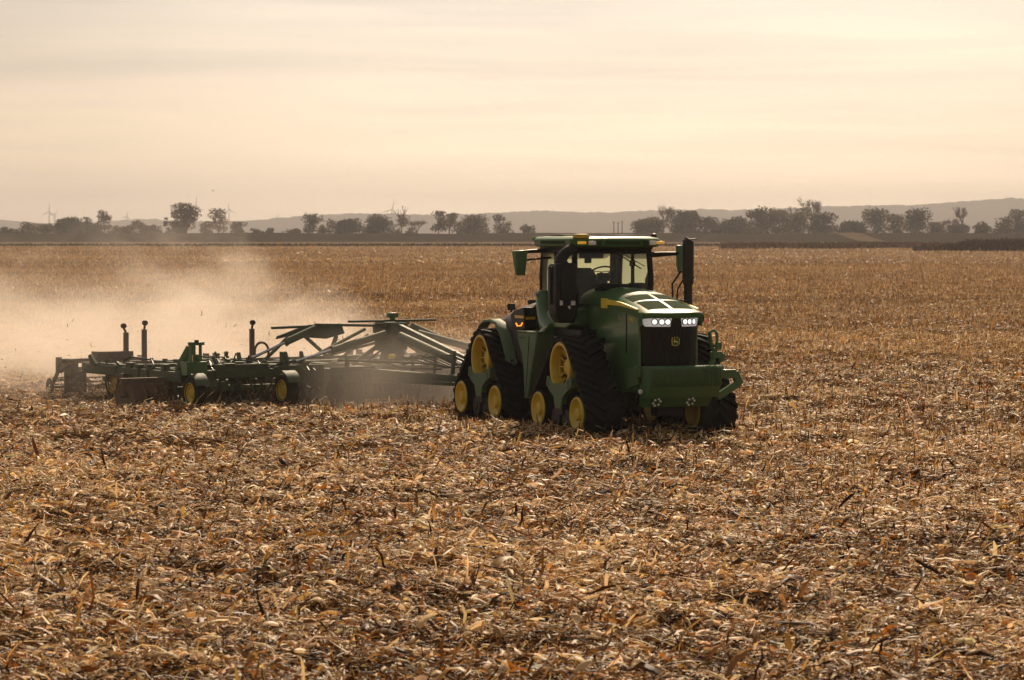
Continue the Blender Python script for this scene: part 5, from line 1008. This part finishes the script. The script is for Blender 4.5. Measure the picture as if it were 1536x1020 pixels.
for i, (px, wpx, top, kind, colr, stem, label, name) in enumerate(TREES):
    Y = 1030 + (i * 37 % 60); x = px2w(px, Y); Wm = wpx / FPX * Y; zt = pz(top, Y); rg = np.random.default_rng(100 + i)
    o = empty(name, (x, Y, -0.1)); tag(o, label, 'bush' if kind == 'b' else 'tree', 'trees along the levee')
    tb = MB()
    if kind == 'n':
        lv_ = []; Ht = zt; branches(tb, Vector((0, 0, -0.2)), Vector((rg.normal(0, 0.1), 0, 1)).normalized(), Ht * 0.34, 0.030 * Ht, 5, rg, 0.62, lv_, 0.35)
        zs = [v[2] for v in tb.v]; xs2 = [abs(v[0]) for v in tb.v]; kz = Ht / max(zs); kx = (Wm / 2) / max(0.1, float(np.percentile(xs2, 95))); tb.v = [(v[0] * kx, v[1] * kx, v[2] * kz) for v in tb.v]
        tb.build('trunk', M['bark'], o); P = np.array([(q.x * kx, q.y * kx, q.z * kz) for q in lv_]); P = np.repeat(P, 3, 0) + rg.normal(0, 0.35, (len(P) * 3, 3)); P = P[rg.random(len(P)) < 0.55]; n = len(P); s = 0.17
        a = rg.normal(0, 1, (n, 3)); a /= np.linalg.norm(a, axis=1)[:, None]; bb = np.roll(a, 1, 1)
        V = np.stack([P - a * s, P + bb * s, P + a * s, P - bb * s], 1).reshape(-1, 3); cc = np.tile(np.array(TREEC[colr]), (n * 4, 1))
        co = np_mesh('crown', V, (np.arange(n) * 4)[:, None] + np.arange(4)[None], M['leaves'], cc)
    else:
        zb = max(0.1, stem * zt); r0 = max(0.10, 0.028 * zt)
        if kind == 't':
            for k in range(1 + (Wm > 8)):
                bx = rg.normal(0, 0.08) * Wm * (k > 0); br_n = []; branches(tb, Vector((bx, 0, -0.2)), Vector((rg.normal(0, 0.08), 0, 1)).normalized(), zb + 0.22 * zt, r0, 2, rg, 0.5)
        else:
            for k in range(4): tb.tube([(rg.normal(0, 0.1) * Wm, rg.normal(0, 0.1) * Wm, -0.2), (rg.normal(0, 0.15) * Wm, rg.normal(0, 0.1) * Wm, zt * 0.6)], [0.1, 0.05], 5)
        tb.build('trunk', M['bark'], o)
        V, Q, c = crown_mesh(Wm * 0.98, zb * (1.0 if kind == 't' else 0), zt * 1.0, 1.25 if kind == 'b' else 0.85, TREEC[colr], 500 + i, 0.4 if kind == 'b' else 0.7)
        wx = (np.percentile(V[:, 0], 98) - np.percentile(V[:, 0], 2)); V[:, 0] = (V[:, 0] - V[:, 0].mean()) * (Wm / wx); top_ = np.percentile(V[:, 2], 99.3); V[:, 2] = zb + (V[:, 2] - zb) * ((zt - zb) / max(0.5, top_ - zb)) if kind == 't' else V[:, 2] * zt / top_
        V[:, 2] = np.maximum(V[:, 2], -0.1); co = np_mesh('crown', V, Q, M['leaves'], c)
    co.parent = o

# ---------------------------------------------------------------- wind turbines, poles, bird
M['turb'] = mat('turbine_grey', (0.16, 0.15, 0.14), 0.5, var=0.02); M['pole'] = mat('pole_wood', (0.10, 0.08, 0.06), 0.8)
def turbine(px, hub, tip, ang, label, Y=6350.0):
    x = px2w(px, Y); zh = pz(hub, Y); L = (hub - tip) / FPX * Y
    o = empty('wind_turbine', (x, Y, 0)); tag(o, label, 'wind turbine', 'wind turbines on the horizon')
    b = MB(); b.tube([(0, 0, -1), (0, 0, zh)], [1.7, 1.1], 10); b.build('tower', M['turb'], o)
    b = MB(); b.box((0, 1.2, zh + 0.4), (2.0, 6.0, 2.2)); b.tube([(0, -1.5, zh + 0.4), (0, -3.0, zh + 0.4), (0, -3.8, zh + 0.4)], [1.2, 1.1, 0.4], 10); b.build('nacelle', M['turb'], o, bevel=0.3)
    bl = MB(); bl.loft([[(-0.8, -2.6, 1.0), (0.8, -2.3, 1.0), (0.8, -2.0, 1.0), (-0.8, -2.3, 1.0)], [(-1.1, -2.7, L * 0.22), (1.2, -2.3, L * 0.22), (1.2, -2.1, L * 0.22), (-1.1, -2.5, L * 0.22)], [(-0.35, -2.5, L), (0.35, -2.4, L), (0.35, -2.3, L), (-0.35, -2.4, L)]])
    b0 = bl.build('blade', M['turb'], o); b0.location = (0, 0, zh + 0.4); b0.rotation_euler = (0, R(ang), 0)
    for k in (1, 2): c_ = b0.copy(); COL.objects.link(c_); c_.rotation_euler = (0, R(ang + 120 * k), 0)
turbine(74.5, 318, 304, 3, 'tallest wind turbine left of the broad dark thicket')
turbine(82, 323, 313, 38, 'shorter wind turbine close beside the tallest one at the left', 7000.0)
turbine(191, 325, 316, 10, 'faint small wind turbine above the left hill')
turbine(262.5, 311, 302, 55, 'wind turbine half hidden at the left of the large rusty tree')
turbine(294.5, 309, 295, 5, 'wind turbine half hidden at the right of the large rusty tree')
turbine(344, 315, 303, -4, 'single wind turbine right of the lumpy tree')
turbine(416, 329, 321, 20, 'tiny wind turbine at the foot of the middle ridge')
turbine(588, 315, 299, 14, 'wind turbine peeking over the middle ridge with a blade pointing up', 5900.0)
for px, top, lab in ((920.5, 332, 'leftmost of three utility poles behind the cab'), (927, 333, 'middle one of three utility poles behind the cab'), (933, 331, 'rightmost of three utility poles behind the cab')):
    Y = 1090.0; zt = pz(top, Y); o = empty('utility_pole', (px2w(px, Y), Y, 0)); tag(o, lab, 'pole', 'utility poles beyond the levee')
    b = MB(); b.tube([(0, 0, -0.2), (0, 0, zt)], [0.20, 0.15], 8); b.build('pole', M['pole'], o); b = MB(); b.bar((-0.6, 0, zt - 0.5), (0.6, 0, zt - 0.5), 0.14, 0.14); b.build('crossarm', M['pole'], o)
Yb = 240.0; b = MB(); b.tube([(-0.16, 0, 0), (-0.05, 0, 0.01), (0.08, 0, 0.0), (0.15, 0, -0.01)], [0.01, 0.055, 0.05, 0.012], 8)
b.add([(-0.05, 0, 0.02), (0.06, 0, 0.02), (0.02, 0.16, 0.10), (-0.03, 0.30, 0.06)], [(0, 1, 2, 3)]); b.add([(-0.05, 0, 0.02), (0.06, 0, 0.02), (0.02, -0.16, 0.10), (-0.03, -0.30, 0.06)], [(3, 2, 1, 0)]); bd = b.build('bird', M['black'], None, solid=0.008); bd.scale = (0.6, 0.6, 0.6); bd.location = (px2w(320, Yb), Yb, pz(286, Yb)); tag(bd, 'tiny dark bird alone in the sky above the lumpy tree and turbine', 'bird')

# ---------------------------------------------------------------- dust thrown up by the harrow
dm = bpy.data.materials.new('dust'); dm.use_nodes = True; t = dm.node_tree; t.nodes.clear()
def nd(tp, **kw):
    n_ = t.nodes.new(tp)
    for k_, v_ in kw.items(): setattr(n_, k_, v_)
    return n_
def mth(op, a, b_=None, c_=None):
    n_ = nd('ShaderNodeMath', operation=op)
    for i_, q_ in enumerate((a, b_, c_)):
        if q_ is None: continue
        if isinstance(q_, (int, float)): n_.inputs[i_].default_value = q_
        else: t.links.new(q_, n_.inputs[i_])
    return n_.outputs[0]
def mrange(v, a, b_, c_, d_, smooth=True):
    n_ = nd('ShaderNodeMapRange'); n_.interpolation_type = 'SMOOTHSTEP' if smooth else 'LINEAR'; t.links.new(v, n_.inputs[0])
    for i_, q_ in zip((1, 2, 3, 4), (a, b_, c_, d_)): n_.inputs[i_].default_value = q_
    return n_.outputs[0]
o_ = nd('ShaderNodeOutputMaterial'); pv = nd('ShaderNodeVolumePrincipled'); pv.inputs['Color'].default_value = (0.92, 0.83, 0.755, 1); pv.inputs['Anisotropy'].default_value = 0.45
t.links.new(pv.outputs[0], o_.inputs['Volume'])
tcn = nd('ShaderNodeTexCoord'); sx = nd('ShaderNodeSeparateXYZ'); t.links.new(tcn.outputs['Object'], sx.inputs[0]); U, Vv, Z = sx.outputs
mpn = nd('ShaderNodeMapping'); mpn.inputs['Scale'].default_value = (0.32, 0.32, 0.55); mpn.inputs['Rotation'].default_value = (0, R(-25), 0); t.links.new(tcn.outputs['Object'], mpn.inputs[0])
nn = nd('ShaderNodeTexNoise'); nn.inputs['Scale'].default_value = 1.0; nn.inputs['Detail'].default_value = 4.0; nn.inputs['Roughness'].default_value = 0.6; nn.inputs['Distortion'].default_value = 0.4; t.links.new(mpn.outputs[0], nn.inputs[0])
noise = nn.outputs[0]
drift = mth('MULTIPLY_ADD', U, H2.x, mth('MULTIPLY', Vv, L2.x)); top = mth('MULTIPLY', mrange(drift, 0.5, -9.5, 0.40, 2.35), mrange(drift, -11, -17, 1.0, 0.75))                            # the cloud gets taller further behind
topn = mth('MULTIPLY', top, mth('MULTIPLY_ADD', noise, 3.6, -0.8))
zz = mth('DIVIDE', Z, mth('MAXIMUM', topn, 0.05))
hf = mrange(zz, 0.1, 1.35, 1.0, 0.0)
ulen = mth('MULTIPLY', mrange(U, -7.6, -12.0, 0.02, 1.0), mrange(U, -22, -30, 1.0, 0.0))
vlen = mth('MULTIPLY', mrange(Vv, 12.0, 6.0, 0.0, 1.0), mrange(Vv, -17.5, -8.5, 0.0, 1.0))
body = mth('MULTIPLY', mth('MULTIPLY', ulen, vlen), hf)
lump_u = mth('MULTIPLY', mrange(U, -6.2, -4.4, 0.0, 1.0), mrange(U, -1.0, -2.6, 0.0, 1.0)); lump_v = mth('MULTIPLY', mrange(Vv, -3.8, -1.2, 0.0, 1.0), mrange(Vv, 3.5, 1.5, 0.0, 1.0))
lump = mth('MULTIPLY', mth('MULTIPLY', lump_u, lump_v), mrange(Z, 0.1, 2.0, 1.0, 0.0))
dens = mth('ADD', mth('MULTIPLY', body, mth('MULTIPLY_ADD', noise, 1.6, -0.56)), mth('MULTIPLY', lump, 0.32))
dens = mth('MULTIPLY', mth('MAXIMUM', dens, 0.0), 0.52)
t.links.new(dens, pv.inputs['Density'])
b = MB(); b.box((-15.8, -3.5, 2.43), (30.0, 28.5, 5.1)); dc = b.build('dust_cloud', dm, None, smooth=0); dc.location = (IC.x, IC.y, 0); dc.rotation_euler = (0, 0, math.atan2(H2.y, H2.x)); tag(dc, kind='stuff')
dm.cycles.volume_step_rate = 0.35 if hasattr(dm, 'cycles') and hasattr(dm.cycles, 'volume_step_rate') else 1

# ---------------------------------------------------------------- haze
hm = bpy.data.materials.new('haze'); hm.use_nodes = True; t2 = hm.node_tree; t2.nodes.clear()
o2 = t2.nodes.new('ShaderNodeOutputMaterial'); pv2 = t2.nodes.new('ShaderNodeVolumePrincipled'); pv2.inputs['Color'].default_value = (0.66, 0.66, 0.71, 1); pv2.inputs['Density'].default_value = 0.00019; pv2.inputs['Anisotropy'].default_value = 0.2
t2.links.new(pv2.outputs[0], o2.inputs['Volume']); hm.cycles.homogeneous_volume = True
b = MB(); b.box((0, 3650, 42), (13500, 7500, 110)); hz = b.build('haze', hm, None, smooth=0); tag(hz, kind='stuff')
